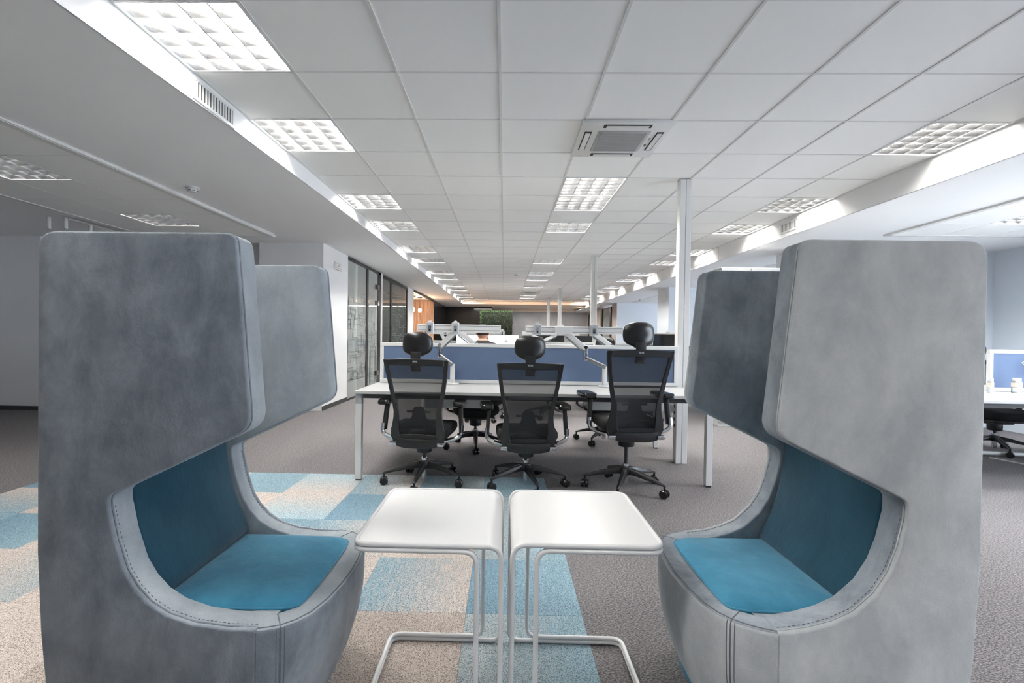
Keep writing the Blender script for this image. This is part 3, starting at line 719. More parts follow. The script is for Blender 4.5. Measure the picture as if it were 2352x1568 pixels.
booth('wing_back_booth', 'lighter grey velvet wing-back booth with teal seat, right of the white tables', (1.207, 1.545, 0), PI, [(0, .50), (.010, .53), (.027, .565), (.052, .597), (.086, .622), (.14, .643), (.22, .655), (.325, .661)], .462, .512, .45, .665, arcR, VGU, VGD, VGU, VGD, 3)

# ------------------------------------------------------------------ side tables
TBW = mat('white_table_lacquer', (234, 234, 234), 0.25)
def side_table(label, xo, xi, y0, y1):
    """xo outer edge, xi inner edge with the legs"""
    t = thing('c_shaped_side_table', label, 'side table', ((xo + xi) / 2, (y0 + y1) / 2, 0), 0, 'white C-shaped side tables')
    cx, cy = (xo + xi) / 2, (y0 + y1) / 2; s = 1 if xi > xo else -1; w = abs(xi - xo) / 2; d = (y1 - y0) / 2; r = .0078
    def L(x, y, z): return (s * x, y, z)
    for nm, xin, zt, zb in (('outer_tube_frame', w - r, .592, .0085), ('inner_tube_frame', w - r - .07, .5765, .0245)):
        pts = [L(xin, -d + r, zt), L(xin, -d + r, zb), L(-w + r, -d + r, zb), L(-w + r, d - r, zb), L(xin, d - r, zb), L(xin, d - r, zt), L(-w + r, d - r, zt), L(-w + r, -d + r, zt)]
        MB().tube(rpath_closed(pts, .042, 7), r, 12, closed=True).build(nm, TBW, t)
    prof = [(-w + .012, .5925), (w - .055, .5925)]
    for k in range(1, 9):
        a = PI / 2 * k / 8; prof.append((w - .055 + .046 * math.sin(a), .5465 + .046 * math.cos(a)))
    prof.append((w - .009, .50))
    thk = .006; up = []; dn = []
    for i, (x, z) in enumerate(prof):
        a = Vector(prof[max(0, i - 1)]); b = Vector(prof[min(len(prof) - 1, i + 1)]); dd = (b - a).normalized(); nn = Vector((-dd.y, dd.x))
        up.append((x + nn.x * thk / 2, z + nn.y * thk / 2)); dn.append((x - nn.x * thk / 2, z - nn.y * thk / 2))
    poly = [(s * x, z) for x, z in up + dn[::-1]]
    MB().prism(poly, -d + .013, d - .013, 'y').build('table_top', TBW, t, bevel=.0012, seg=1, ang=40)
    MB().box(min(s * (-w + .004), s * (-w + .03)), max(s * (-w + .004), s * (-w + .03)), -d + .03, d - .03, .586, .592).build('top_lip', TBW, t)
    return t
side_table('white tubular side table on the left, open toward the left booth', -.434, .0075, 1.355, 1.862)
side_table('white tubular side table on the right, open toward the right booth', .476, .0245, 1.372, 1.866)

# ------------------------------------------------------------------ bench desks
def bench(name, label, x0, x1, yf, depth, group, legs_mid=False):
    cx = (x0 + x1) / 2; w = (x1 - x0) / 2; t = thing(name, label, 'desk', (cx, yf, 0), 0, group)
    zt = .74
    for a, b in ((0, depth / 2 - .012), (depth / 2 + .012, depth)):
        half = (w * 2) / 2
        MB().box(-w, w, a, b, zt - .026, zt).build('desktop', WHP, t, bevel=.002, seg=1)
    fr_ = MB()
    fr_.box(-w + .06, w - .06, .05, .09, zt - .066, zt - .027); fr_.box(-w + .06, w - .06, depth - .09, depth - .05, zt - .066, zt - .027)
    fr_.box(-w + .06, w - .06, depth / 2 - .03, depth / 2 + .03, zt - .066, zt - .027)
    fr_.build('frame_rail', DKM, t, smooth=False)
    for sx in (-1, 1):
        for y in (.03, depth - .08):
            x = sx * (w - .026) - .025
            lg = MB().box(x, x + .05, y, y + .05, .012, zt - .11).build('leg', WHM, t, bevel=.002, seg=1)
            MB().box(x, x + .05, y, y + .05, zt - .11, zt - .026).build('corner_bracket', mat('bracket_grey', (168, 170, 172), .4) if 'bracket_grey' not in bpy.data.materials else bpy.data.materials['bracket_grey'], lg, smooth=False)
            MB().box(x + .006, x + .044, y + .006, y + .044, 0, .012).build('foot', BLK, lg, smooth=False)
    for sx in (-1, 1):
        x = sx * (w - .026)
        MB().box(x - .02, x + .02, .08, depth - .08, zt - .066, zt - .03).build('side_rail', GRM, t, smooth=False)
    return t
def screen(label, x0, x1, y, group, z0=.742, z1=1.125):
    t = thing('desk_partition_screen', label, 'partition screen', ((x0 + x1) / 2, y, z0), 0, group); w = (x1 - x0) / 2; h = z1 - z0; f = .035
    q = MB(); q.box(-w, w, -.018, .018, h - f, h); q.box(-w, w, -.018, .018, 0, f); q.box(-w, -w + f, -.018, .018, f, h - f); q.box(w - f, w, -.018, .018, f, h - f)
    q.build('frame', WHM, t, bevel=.003, seg=1)
    MB().box(-w + f - .002, w - f + .002, -.011, .011, f - .002, h - f + .002).build('felt_panel', BLUF, t, smooth=False)
    return t
G1 = 'bench desks'; G2 = 'blue desk screens'
bench('bench_desk', 'white bench desk with two black-backed sides, nearest row behind the chairs', -1.21, 1.69, 3.845, 1.45, G1)
bpy.data.objects['bench_desk']['label'] = 'long white bench desk directly behind the three black chairs'
screen('blue felt desk screen in white frame behind the three chairs', -1.19, 1.645, 4.575, G2)
bench('bench_desk', 'long white bench desk where the person works, farther back', -1.3, 1.58, 7.5, 1.45, G1)
screen('blue felt screen on the person\'s bench desk', -1.25, 1.55, 8.23, G2, z1=1.115)
bench('bench_desk', 'short white bench desk right of the second ceiling post', 1.74, 3.3, 7.5, 1.45, G1)
screen('blue felt screen with a black monitor before it, right of the second ceiling post', 1.77, 3.25, 8.23, G2, z1=1.115)
bench('bench_desk', 'farthest white bench desk, left of the third ceiling post', -1.3, 1.60, 13.9, 1.45, G1)
screen('blue felt screen on the farthest bench desk', -1.25, 1.57, 14.62, G2, z1=1.115)
bench('bench_desk', 'white bench desk at the right edge with jar and headphones', 3.0, 6.5, 3.88, 1.45, G1)
screen('blue felt screen on the desk at the right edge', 4.585, 6.45, 4.62, G2, z1=1.135)
# cable trays under the near bench
for a, b, l in ((-.75, -.125, 'left'), (.80, 1.5, 'right')):
    o = MB(); o.box(a, b, 4.49, 4.50, .52, .63); o.box(a, b, 4.49, 4.62, .515, .523); o.box(a, a + .01, 4.50, 4.62, .523, .66); o.box(b - .01, b, 4.50, 4.62, .523, .66)
    for xx in (b - .12, b - .2): o.box(xx, xx + .02, 4.484, 4.49, .60, .62)
    tag(o.build('cable_tray', WHM, smooth=False), 'white metal cable tray under the near desk, %s one' % l, 'cable tray', 'cable trays')
# power poles
SOCK = mat('socket_dark', (50, 46, 44), .6)
def pole(label, x, y):
    t = thing('ceiling_power_pole', label, 'power pole', (x, y, 0), 0, 'white ceiling power poles')
    MB().box(0, .0525, 0, .085, 0, CZ - .001).build('pole_shell', WHM, t, bevel=.003, seg=1)
    MB().box(.0555, .108, 0, .085, 0, CZ - .001).build('pole_shell', WHM, t, bevel=.003, seg=1)
    MB().box(.045, .065, .006, .079, 0, CZ - .001).build('pole_core', TEE, t, smooth=False)
    for i in range(9):
        z = .36 + i * .062
        MB().lathe([(.001, 0), (.017, 0), (.017, -.004), (.001, -.004)], 10, (0, .045, z), 'x').build('socket', SOCK, t)
    return t
p0 = pole('nearest white ceiling post, right of the desk screen', 1.653, 4.598)
for (x, y), l in zip(((1.60, 8.93), (1.625, 14.68), (1.635, 18.6)), ('second white ceiling post, behind the near desk', 'third white ceiling post, thin and far', 'farthest, thinnest white ceiling post')): dup(p0, (x, y, 0), 0, l)

# ------------------------------------------------------------------ monitor arms
def arm(label, x, y, rail_x0, rail_x1, rail_z, base_x, elbow_x, elbow_z, mid_x, s=1, box=None, br=(0.15, .8), ry=0.0):
    """clamped desk arm carrying an empty two-monitor rail; s=1 near side"""
    t = thing('monitor_mount', label, 'monitor mount', (base_x, y, .742), 0, 'empty monitor mounts'); z0 = .742
    MB().lathe([(.001, 0), (.062, 0), (.062, .008), (.05, .016), (.001, .016)], 24).build('base_disc', WHM, t)
    pm = MB(); pm.box(-.018, .018, -.018, .018, .014, .19); pm.box(-.024, -.018, -.008, .008, .02, .19); pm.build('post', WHM, t, bevel=.004, seg=2)
    ex = elbow_x - base_x; ez = elbow_z - z0
    ya = -.03 * s
    MB().bar((0, ya, .18), (ex + .0, ya, ez - .10), .028, .034).build('lower_arm', GRM, t, bevel=.005)
    MB().bar((0, ya, .198), (ex, ya, ez - .082), .034, .008).build('lower_arm_cover', WHM, t, bevel=.002)
    MB().box(ex - .017, ex + .017, ya - .016, ya + .016, ez - .12, ez - .01).build('elbow_link', CHR, t, bevel=.004)
    mx = mid_x - base_x; mz = rail_z - z0
    MB().bar((ex, ya, ez - .012), (mx, ya - .005, mz - .02), .036, .05).build('upper_arm', WHM, t, bevel=.008)
    MB().bar((ex + (.018 if mx > ex else -.018), ya, ez - .045), (mx, ya - .004, mz - .06), .02, .012).build('arm_underside', GRM, t, bevel=.002)
    MB().lathe([(.001, -.022), (.016, -.022), (.016, .022), (.001, .022)], 18, (ex, ya, ez), 'y').build('pivot_knob', GRM if box is None else BLK, t)
    a, b = rail_x0 - base_x, rail_x1 - base_x
    ra = MB(); M = Matrix.Translation((mx, ya - .04 * s, mz)) @ Matrix.Rotation(ry, 4, 'Z') @ Matrix.Translation((-mx, 0, 0))
    ra.box(a, b, -.014, .014, -.033, .033, M); rl = ra.build('rail', WHM, t, bevel=.003, seg=1)
    rg = MB(); rg.box(a + .006, b - .006, -.0155, .0155, .018, .021, M); rg.box(a + .006, b - .006, -.0155, .0155, -.021, -.018, M); rg.build('rail_groove', GRM, rl, smooth=False)
    for f in br:
        xx = a + (b - a) * f
        bk = MB(); bk.box(xx - .034, xx + .034, -.026, .022, -.047, .05, M); o = bk.build('bracket', mat('bracket_silver', (196, 198, 200), .35, .4) if 'bracket_silver' not in bpy.data.materials else bpy.data.materials['bracket_silver'], t, bevel=.003, seg=1)
        kn = MB(); c0 = M @ Vector((xx, 0, .05)); kn.lathe([(.001, -.008), (.019, -.008), (.019, .008), (.001, .008)], 20, tuple(c0), 'y'); kn.build('thumb_disc', WHM, o)
        kk = MB(); kk.box(xx - .013, xx + .013, -.028, -.026, -.03, .02, M); kk.build('slot_cover', CHR, o, smooth=False)
        kk = MB(); kk.box(xx - .006, xx + .006, -.03, -.028, -.03, -.012, M); kk.build('slot', BLK, o, smooth=False)
    if box is not None:
        xx = box - base_x; kk = MB(); kk.box(xx - .08, xx + .08, -.03, .02, -.034, .03, M); kk.build('rail_cover', WHM, t, bevel=.003, seg=1)
    return t
arm('empty white monitor arm on the near desk, behind the left chair', 0, 4.46, -.80, -.036, 1.266, -.48, -.60, 1.11, -.45, 1, None, (.15, .455), .04)
arm('empty white monitor arm on the near desk, leaning from behind the right chair', 0, 4.46, .193, 1.08, 1.262, .935, .75, 1.105, .56, 1, .535, (.12, .70))
arm('empty white monitor arm on the far side of the near desk, left one', 0, 4.72, -.78, -.12, 1.262, -.36, -.28, 1.12, -.46, -1, None, ())
arm('long empty white monitor mount on the second bench desk, left of the person', 0, 8.10, -1.36, .0, 1.256, -.9, -.98, 1.1, -1.08, 1, None, (.03, .27, .97))
arm('empty white monitor arm on the far side of the near desk, right one', 0, 4.72, .50, 1.42, 1.266, 1.12, 1.06, 1.12, .87, -1, None, (.06, .96))
for i, (a, b, l) in enumerate(((.3, 1.25, 'left'), (2.0, 2.9, 'right'))):
    arm('empty white monitor arm on the second bench desk, %s one' % l, 0, 8.10, a, b, 1.262, (a + b) / 2, (a + b) / 2 - .15, 1.13, (a + b) / 2 + .1, 1, None, (.2, .8))

# ------------------------------------------------------------------ task chairs
MESH = meshcloth('chair_back_mesh', (20, 20, 22), 0.22)
MESH2 = meshcloth('chair_back_double_mesh', (18, 18, 20), 0.12)
def task_chair(label, headrest=True, lift=0.0, start=0.0):
    t = thing('office_chair', label, 'office chair', (0, 0, 0), 0, 'black mesh office chairs')
    dz = lift
    def yb(z): return -.225 - .075 * ((z - .6) / .4) ** 2 * (1 if z > .6 else .0) + (.03 * ((.6 - z) / .25) if z < .6 else 0)
    rws = [(.34, .165, .110), (.365, .195, .12), (.40, .212, .140), (.45, .210, .146), (.50, .200, .148), (.545, .190, .148), (.60, .186, .150), (.66, .196, .166), (.74, .212, .182), (.84, .229, .200), (.93, .242, .212), (.985, .248, .218), (1.0, .247, .218)]
    fr_ = MB()
    for sx in (-1, 1):
        secs = []
        for z, xo, xi in rws:
            y = yb(z); zz = z + dz
            fl_ = .012 if z > .45 else .02
            secs.append([(sx * xi, y - fl_, zz), (sx * xo, y - fl_ * .5, zz), (sx * (xo + .002), y + .014, zz), (sx * xi, y + .012, zz)])
        fr_.ring(secs)
    # top and lower bars
    for za, zb_, xa in ((.955, 1.0, .22), (.385, .415, .16)):
        secs = []
        for k in range(9):
            x = -xa + 2 * xa * k / 8; bow = .006 * (1 - (2 * k / 8 - 1) ** 2)
            y = yb(zb_) ; secs.append([(x, y - .012, za + dz), (x, y + .012, za + dz), (x, y + .012, zb_ + bow + dz), (x, y - .012, zb_ + bow + dz)])
        fr_.ring(secs)
    bf = fr_.build('back_frame', BLK, t, bevel=.002, seg=1)
    text('logo', 'SIDIZ', .016, LOGO, bf, Matrix.Translation((0.0, yb(1.0) - .0132, .986 + dz)) @ Matrix.Rotation(PI / 2, 4, 'X'))
    mb = MB(); secs = []
    for z, xo, xi in rws:
        if z < .40 or z > .99: continue
        y = yb(z); secs.append([(-xi - .004 + (2 * xi + .008) * k / 6, y + .02 * (1 - (k / 3 - 1) ** 2) + .002, z + dz) for k in range(7)])
    vs = [p for s_ in secs for p in s_]; fs = [(a * 7 + i, a * 7 + i + 1, (a + 1) * 7 + i + 1, (a + 1) * 7 + i) for a in range(len(secs) - 1) for i in range(6)]
    mb.add(vs, fs)
    hi_ = MB(); hi_.add(vs, [f for f in fs if vs[f[0]][2] >= .735 + dz]); hi_.build('back_mesh', MESH, t)
    lo_ = MB(); lo_.add(vs, [f for f in fs if vs[f[0]][2] < .735 + dz]); lo_.build('lower_back_mesh', MESH2, t)
    MB().box(-.172, .172, yb(.73) - .002, yb(.73) + .012, .722 + dz, .738 + dz).build('back_seam', BLK, t)
    # lumbar support
    lp_ = rpoly([(-.142, .458), (-.07, .472), (0, .476), (.07, .472), (.142, .458), (.146, .500), (.092, .515), (.056, .545), (.046, .61), (.030, .634), (-.030, .634), (-.046, .61), (-.056, .545), (-.092, .515), (-.146, .500)], .014, 3)
    MB().prism([(x, z + dz) for x, z in lp_], yb(.55) + .034, yb(.55) + .044, 'y').build('lumbar_support', BLKG, t, bevel=.002, seg=1)
    MB().box(-.095, -.042, yb(.55) + .03, yb(.55) + .042, .585 + dz, .602 + dz).build('lumbar_grip', BLK, t, bevel=.003)
    MB().box(.042, .095, yb(.55) + .03, yb(.55) + .042, .585 + dz, .602 + dz).build('lumbar_grip', BLK, t, bevel=.003)
    # lower shell
    lo = rpoly([(-.165, .33), (-.09, .315), (.09, .315), (.165, .33), (.165, .395), (.08, .385), (-.08, .385), (-.165, .395)], .02, 3)
    MB().prism([(x, z + dz) for x, z in lo], -.235, -.16, 'y').build('lower_shell', BLK, t, bevel=.01)
    # seat
    secs = []
    for z, k in ((.375, .84), (.395, .95), (.425, 1.0), (.455, .99), (.472, .94), (.482, .8), (.484, .5)):
        sp_ = rpoly([(-.235, -.19), (-.245, .05), (-.235, .27), (.235, .27), (.245, .05), (.235, -.19)], [.06, .1, .09, .09, .1, .06], 4)
        secs.append([(x * k, .04 + (y - .04) * k, z + dz - (.018 * max(0, (y - .15) / .12) if z > .4 else 0)) for x, y in sp_])
    MB().ring(secs).build('seat', BLF, t, ang=60)
    MB().box(-.19, .19, -.16, .2, .345 + dz, .378 + dz).build('seat_pan', BLK, t, bevel=.02)
    mc = MB(); mc.lathe([(.03, .235), (.062, .24), (.066, .29), (.058, .35), (.02, .35)], 18, (0, 0, dz)); mc.box(-.12, .12, -.1, .09, .315 + dz, .35 + dz)
    mc.build('tilt_mechanism', BLK, t, bevel=.004)
    MB().cyl((0, 0, .15), (0, 0, .25 + dz), .014, n=14).build('gas_lift', BLK, t)
    MB().cyl((0, 0, .185), (0, 0, .205), .024, n=16).build('collar', CHR, t)
    MB().cyl((0, 0, .035), (0, 0, .15), .021, n=16).build('lift_sleeve', CHR, t)
    # armrests
    for sx in (-1, 1):
        ar = MB(); pr = rpoly([(-.058, -.11), (.040, -.12), (.030, .12), (.01, .15), (-.06, .15), (-.075, .12)], .03, 4)
        secs = [[(sx * .305 + x * k, y * k + .0, z + dz) for x, y in pr] for z, k in ((.622, .85), (.632, 1), (.652, 1), (.663, .93))]
        a_ = ar.ring(secs).build('armrest_pad', BLKG, t, ang=50)
        MB().bar((sx * .315, -.06, .42 + dz), (sx * .300, -.03, .64 + dz), .03, .055, (0, 1, 0)).build('armrest_post', BLK, t, bevel=.006)
        MB().tube(rpath([(sx * .318, -.075, .475 + dz), (sx * .318, -.09, .40 + dz), (sx * .265, -.1, .372 + dz), (sx * .20, -.1, .355 + dz)], .03, 5), .0165, 8).build('chrome_bracket', CHR, t)
        MB().box(min(sx * .16, sx * .212), max(sx * .16, sx * .212), -.245, -.2, .338 + dz, .368 + dz).build('frame_end_cap', CHR, t, bevel=.004)
    if headrest:
        half_ = [(0, .092), (.045, .090), (.082, .080), (.106, .060), (.117, .028), (.119, -.008), (.114, -.042), (.097, -.066), (.070, -.081), (.048, -.090), (.038, -.098), (0, -.10)]
        ol = half_ + [(-x, z) for x, z in half_[1:-1]][::-1]
        hs = []
        for yy, k in ((-.034, .30), (-.033, .62), (-.026, .86), (-.014, .97), (-.002, 1.0), (.010, .96), (.018, .80), (.018, .4)):
            hs.append([(x * k, -.268 + yy + .034 * (x / .12) ** 2 * k, 1.118 + dz + z * k) for x, z in ol])
        MB().ring(hs).build('headrest', BLKS, t, ang=80)
        MB().bar((0, -.295, .93 + dz), (0, -.298, 1.06 + dz), .074, .014, (0, 1, 0)).build('headrest_stem', BLK, t, bevel=.003)
        MB().box(-.037, .037, -.292, -.262, .905 + dz, .96 + dz).build('headrest_clamp', BLK, t, bevel=.008)
    # star base
    MB().lathe([(.012, .185), (.045, .18), (.05, .15), (.04, .12), (.012, .118)], 16).build('base_hub', BLK, t)
    for i in range(5):
        a = start + 2 * PI * i / 5; c_, s_ = math.cos(a), math.sin(a)
        secs = []
        for r_, z_, w_, h_ in ((.035, .155, .030, .028), (.12, .145, .026, .024), (.24, .118, .019, .016), (.315, .098, .014, .010), (.328, .092, .010, .008)):
            secs.append([(r_ * c_ - w_ * s_, r_ * s_ + w_ * c_, z_ - h_), (r_ * c_ + w_ * s_, r_ * s_ - w_ * c_, z_ - h_), (r_ * c_ + w_ * .6 * s_, r_ * s_ - w_ * .6 * c_, z_ + h_ * .7), (r_ * c_ - w_ * .6 * s_, r_ * s_ + w_ * .6 * c_, z_ + h_ * .7)])
        lg = MB().ring(secs).build('base_leg', BLK, t, bevel=.004, seg=2)
        cx_, cy_ = .318 * c_, .318 * s_; b = a + 1.1 + i * .9; ux, uy = math.cos(b), math.sin(b)
        cs = MB()
        for k in (-1, 1):
            A = Vector((cx_ + ux * .006 * k, cy_ + uy * .006 * k, .032)); B = Vector((cx_ + ux * .029 * k, cy_ + uy * .029 * k, .032))
            cs.tube([A, A.lerp(B, .2), A.lerp(B, .8), B], [.028, .032, .032, .025], 16)
        cs.cyl((cx_, cy_, .03), (cx_, cy_, .096), .009, n=8)
        cs.build('caster', BLKG, lg)
    return t
c1 = task_chair('left one of the three black mesh chairs at the near desk', True, .012, -PI / 2 + .02); c1.location = (-.640, 3.87, 0); c1.rotation_euler[2] = math.radians(-5)
c2 = task_chair('middle and lowest of the three black mesh chairs at the near desk', True, -.004, math.radians(284 - 2)); c2.location = (.185, 3.85, 0); c2.rotation_euler[2] = math.radians(2)
c3 = task_chair('right and tallest of the three black mesh chairs at the near desk', True, .105, math.radians(26)); c3.location = (.975, 3.80, 0); c3.rotation_euler[2] = math.radians(4)
def cplace(src, loc, rz, label): return dup(src, loc, rz, label)
c4 = task_chair('black chair without headrest on the far side of the near desk, behind the left chair', False, 0, .3); c4.location = (-.30, 5.12, 0); c4.rotation_euler[2] = math.radians(186)
cplace(c2, (1.16, 5.52, 0), math.radians(168), 'black chair turned toward us across the near desk, behind the right chair')
cplace(c4, (.66, 7.15, 0), math.radians(12), 'black chair at the second bench desk, right of the person')
cplace(c2, (5.43, 5.38, 0), math.radians(180), 'black chair behind the desk at the right edge')
cplace(c4, (-.315, 6.86, 0), 0, 'black chair the person sits on')
cplace(c4, (1.95, 6.9, 0), math.radians(-20), 'black chair at the second bench desk, behind the tall right chair')
# backpack on the chair across the desk
BAG = mat('dark_grey_nylon', (48, 48, 50), .7, noise=.3, nscale=60, bump=.4, bscale=40)
bg = thing('backpack', 'dark grey nylon backpack slumped on the far chair behind the middle chair', 'backpack', (-.10, 4.98, .485), .2)
MB().ell((0, 0, .15), (.15, .09, .17), 16, 10).build('bag_body', BAG, bg)
MB().ell((0, -.08, .1), (.11, .05, .09), 12, 8).build('front_pocket', BAG, bg)
MB().tube([(-.05, -.02, .30), (-.03, -.04, .35), (.03, -.04, .35), (.05, -.02, .30)], .009, 6).build('strap', BLK, bg)

# ------------------------------------------------------------------ person (seen from behind, seated)
SKIN = mat('skin', (196, 150, 128), .5); HAIR = mat('short_dark_hair', (46, 38, 34), .8, noise=.3, nscale=300); SHIRT = mat('black_shirt', (32, 31, 35), .85); TROU = mat('dark_trousers', (44, 46, 54), .85)
pe = thing('person', 'seated person with short dark hair in a black shirt, seen from behind', 'person', (-.315, 6.83, 0)); pe.scale = (1.1, 1.08, .97)
def skinned(name, m, parent, V, E, R, sub=2, root=0):
    me = bpy.data.meshes.new(name); me.from_pydata(V, E, []); o = bpy.data.objects.new(name, me); COL.objects.link(o); o.parent = parent
    md = o.modifiers.new('skin', 'SKIN'); md.use_smooth_shade = True
    for i, r in enumerate(R): me.skin_vertices[0].data[i].radius = r if isinstance(r, tuple) else (r, r)
    me.skin_vertices[0].data[root].use_root = True
    s_ = o.modifiers.new('sub', 'SUBSURF'); s_.levels = sub; s_.render_levels = sub
    dg = bpy.context.evaluated_depsgraph_get(); m2 = bpy.data.meshes.new_from_object(o.evaluated_get(dg)); o.modifiers.clear(); o.data = m2; m2.materials.clear(); m2.materials.append(m)
    for p_ in m2.polygons: p_.use_smooth = True
    return o
# body in one surface: pelvis, trunk, neck, arms, legs
V = [(0, 0, .56), (0, .0, .74), (0, .01, .90), (0, .03, 1.06), (0, .055, 1.15), (0, .075, 1.20),
     (-.12, .03, 1.10), (-.215, .04, 1.06), (-.26, .12, .90), (-.25, .26, .78), (-.2, .52, .775), (-.185, .60, .77),
     (.12, .03, 1.10), (.215, .04, 1.06), (.26, .12, .90), (.25, .26, .78), (.2, .52, .775), (.185, .60, .77),
     (-.10, .04, .55), (-.13, .42, .54), (-.14, .44, .30), (-.14, .42, .09), (-.14, .53, .045),
     (.10, .04, .55), (.13, .42, .54), (.14, .44, .30), (.14, .42, .09), (.14, .53, .045)]
E = [(0, 1), (1, 2), (2, 3), (3, 4), (4, 5), (3, 6), (6, 7), (7, 8), (8, 9), (9, 10), (10, 11), (3, 12), (12, 13), (13, 14), (14, 15), (15, 16), (16, 17), (0, 18), (18, 19), (19, 20), (20, 21), (21, 22), (0, 23), (23, 24), (24, 25), (25, 26), (26, 27)]
R = [(.17, .12), (.155, .115), (.165, .12), (.14, .10), (.075, .07), (.058, .06), (.085, .075), (.075, .075), (.055, .055), (.046, .046), (.032, .032), (.03, .022), (.085, .075), (.075, .075), (.055, .055), (.046, .046), (.032, .032), (.03, .022), .09, .075, .058, .042, .04, .09, .075, .058, .042, .04]
body = skinned('body', SHIRT, pe, V, E, R)
body.data.materials.append(TROU); body.data.materials.append(SKIN)
for f in body.data.polygons:
    c_ = f.center
    if c_.z < .6 and not (abs(c_.x) < .3 and c_.y < -.0 and c_.z > .64): f.material_index = 1
    if c_.z > 1.172: f.material_index = 2
    if c_.y > .50 and c_.z > .7: f.material_index = 2
# head
hd = MB(); secs = []
for z, rx, ry, yo in ((1.165, .050, .052, .07), (1.19, .053, .058, .075), (1.205, .060, .078, .095), (1.225, .068, .092, .10), (1.25, .074, .098, .098), (1.285, .078, .102, .092), (1.32, .080, .104, .088), (1.35, .077, .100, .086), (1.375, .067, .087, .085), (1.395, .047, .062, .085), (1.403, .012, .016, .085)):
    secs.append([(rx * math.cos(2 * PI * k / 18), yo + ry * math.sin(2 * PI * k / 18), z) for k in range(18)])
hd.ring(secs); h_ = hd.build('head', SKIN, pe, ang=80)
fc = MB(); fc.ell((0, .198, 1.265), (.013, .02, .026), 10, 6); fc.build('nose', SKIN, h_)
for sx in (-1, 1):
    MB().ell((sx * .081, .085, 1.28), (.010, .022, .033), 10, 7).build('ear', SKIN, h_)
    MB().ell((sx * .03, .184, 1.295), (.014, .008, .009), 8, 5).build('eye', WHM, h_)
MB().ell((0, .186, 1.228), (.026, .007, .007), 10, 5).build('mouth', mat('lips', (160, 96, 88), .5), h_)
hr = MB(); secs = []
for z, rx, ry, yo in ((1.252, .071, .078, .060), (1.275, .0795, .090, .066), (1.31, .0845, .100, .074), (1.345, .0835, .105, .080), (1.375, .0745, .097, .083), (1.40, .055, .073, .084), (1.415, .018, .025, .085)):
    secs.append([(rx * math.cos(2 * PI * k / 18), yo + ry * math.sin(2 * PI * k / 18) * (1 if math.sin(2 * PI * k / 18) < 0 or z > 1.36 else .55), z) for k in range(18)])
hr.ring(secs); hr.build('hair', HAIR, pe, ang=80)
gl_ = MB(); gl_.tube([(-.086, .08, 1.297), (-.078, .17, 1.298), (-.05, .196, 1.298), (.05, .196, 1.298), (.078, .17, 1.298), (.086, .08, 1.297)], .0025, 5); gl_.build('glasses', BLK, pe)
for sx in (-1, 1):      # hands on the desk: palm, four fingers and a thumb
    pm = MB(); pm.ell((sx * .182, .635, .768), (.042, .048, .016), 12, 6)
    for k in range(4):
        x = sx * (.182 + .030 - .02 * k); L = (.058, .072, .078, .066)[k] if sx > 0 else (.058, .072, .078, .066)[k]
        pm.tube([(x, .665, .772), (x, .665 + L * .5, .778), (x, .665 + L * .85, .766), (x, .665 + L, .755)], [.0095, .009, .008, .006], 7)
    pm.tube([(sx * .15, .615, .768), (sx * .132, .645, .768), (sx * .128, .67, .760)], [.011, .010, .007], 7)
    pm.build('hand', SKIN, pe, ang=60)
# monitors
SCRW = mat('lit_monitor_image', (250, 250, 255), .3, emis=(240, 242, 255), es=1.0)
SCRB = mat('dark_monitor_glass', (14, 14, 15), .12)
ICON = mat('screen_icons', (90, 90, 120), .5)
def monitor(label, x, y, w, h, ztop, face, lit, desk=.74, logo=None):
    """face -1: screen toward the camera (-Y)"""
    t = thing('monitor', label, 'monitor', (x, y, desk), 0, 'computer monitors'); zt = ztop - desk
    MB().box(-w / 2, w / 2, -.012, .014, zt - h, zt).build('casing', BLK, t, bevel=.004, seg=1)
    yy = -.0125 if face < 0 else .0145
    s_ = MB().box(-w / 2 + .008, w / 2 - .008, min(yy, yy + face * .001), max(yy, yy + face * .001), zt - h + .016, zt - .008).build('screen', SCRW if lit else SCRB, t, smooth=False)
    if lit:
        ic = MB()
        for (a, b, c_, d) in lit: ic.box(a, a + c_, -.0145, -.0138, zt - b - d, zt - b)
        ic.build('screen_icons', ICON, s_, smooth=False)
    yb_ = .03 if face < 0 else -.03
    MB().bar((0, yb_, .01), (0, yb_, zt - h * .5), .05, .02).build('stand', BLK, t)
    MB().box(-.11, .11, -.08 , .08 , 0, .012).build('stand_foot', BLK, t, bevel=.005)
    if logo:
        text('logo', logo, .03, LOGO, t, Matrix.Translation((-w * .32, -.0135 if face > 0 else 0, zt - .03)) @ Matrix.Rotation(PI / 2, 4, 'X'))
    return t
monitor('lit white monitor in front of the person, left one', -.545, 7.95, .52, .33, 1.227, -1, [(.12, .06, .05, .004), (.13, .09, .03, .04)])
monitor('lit white monitor in front of the person, right one', -.02, 7.95, .52, .33, 1.228, -1, [(.06, .03, .03, .012), (.03, .08, .035, .012), (.03, .1, .03, .02), (.03, .17, .014, .014), (.055, .17, .014, .014)])
monitor('black monitor back with a small white logo, on the second bench desk', .80, 8.5, .52, .32, 1.228, 1, False, logo='Lenovo')
monitor('plain black monitor back behind the monitor rail, on the second bench desk', 1.38, 8.5, .34, .32, 1.225, 1, False)
monitor('switched-off black monitor beside the near ceiling post, far right of the second bench', 2.69, 7.9, .5, .34, 1.273, -1, False)

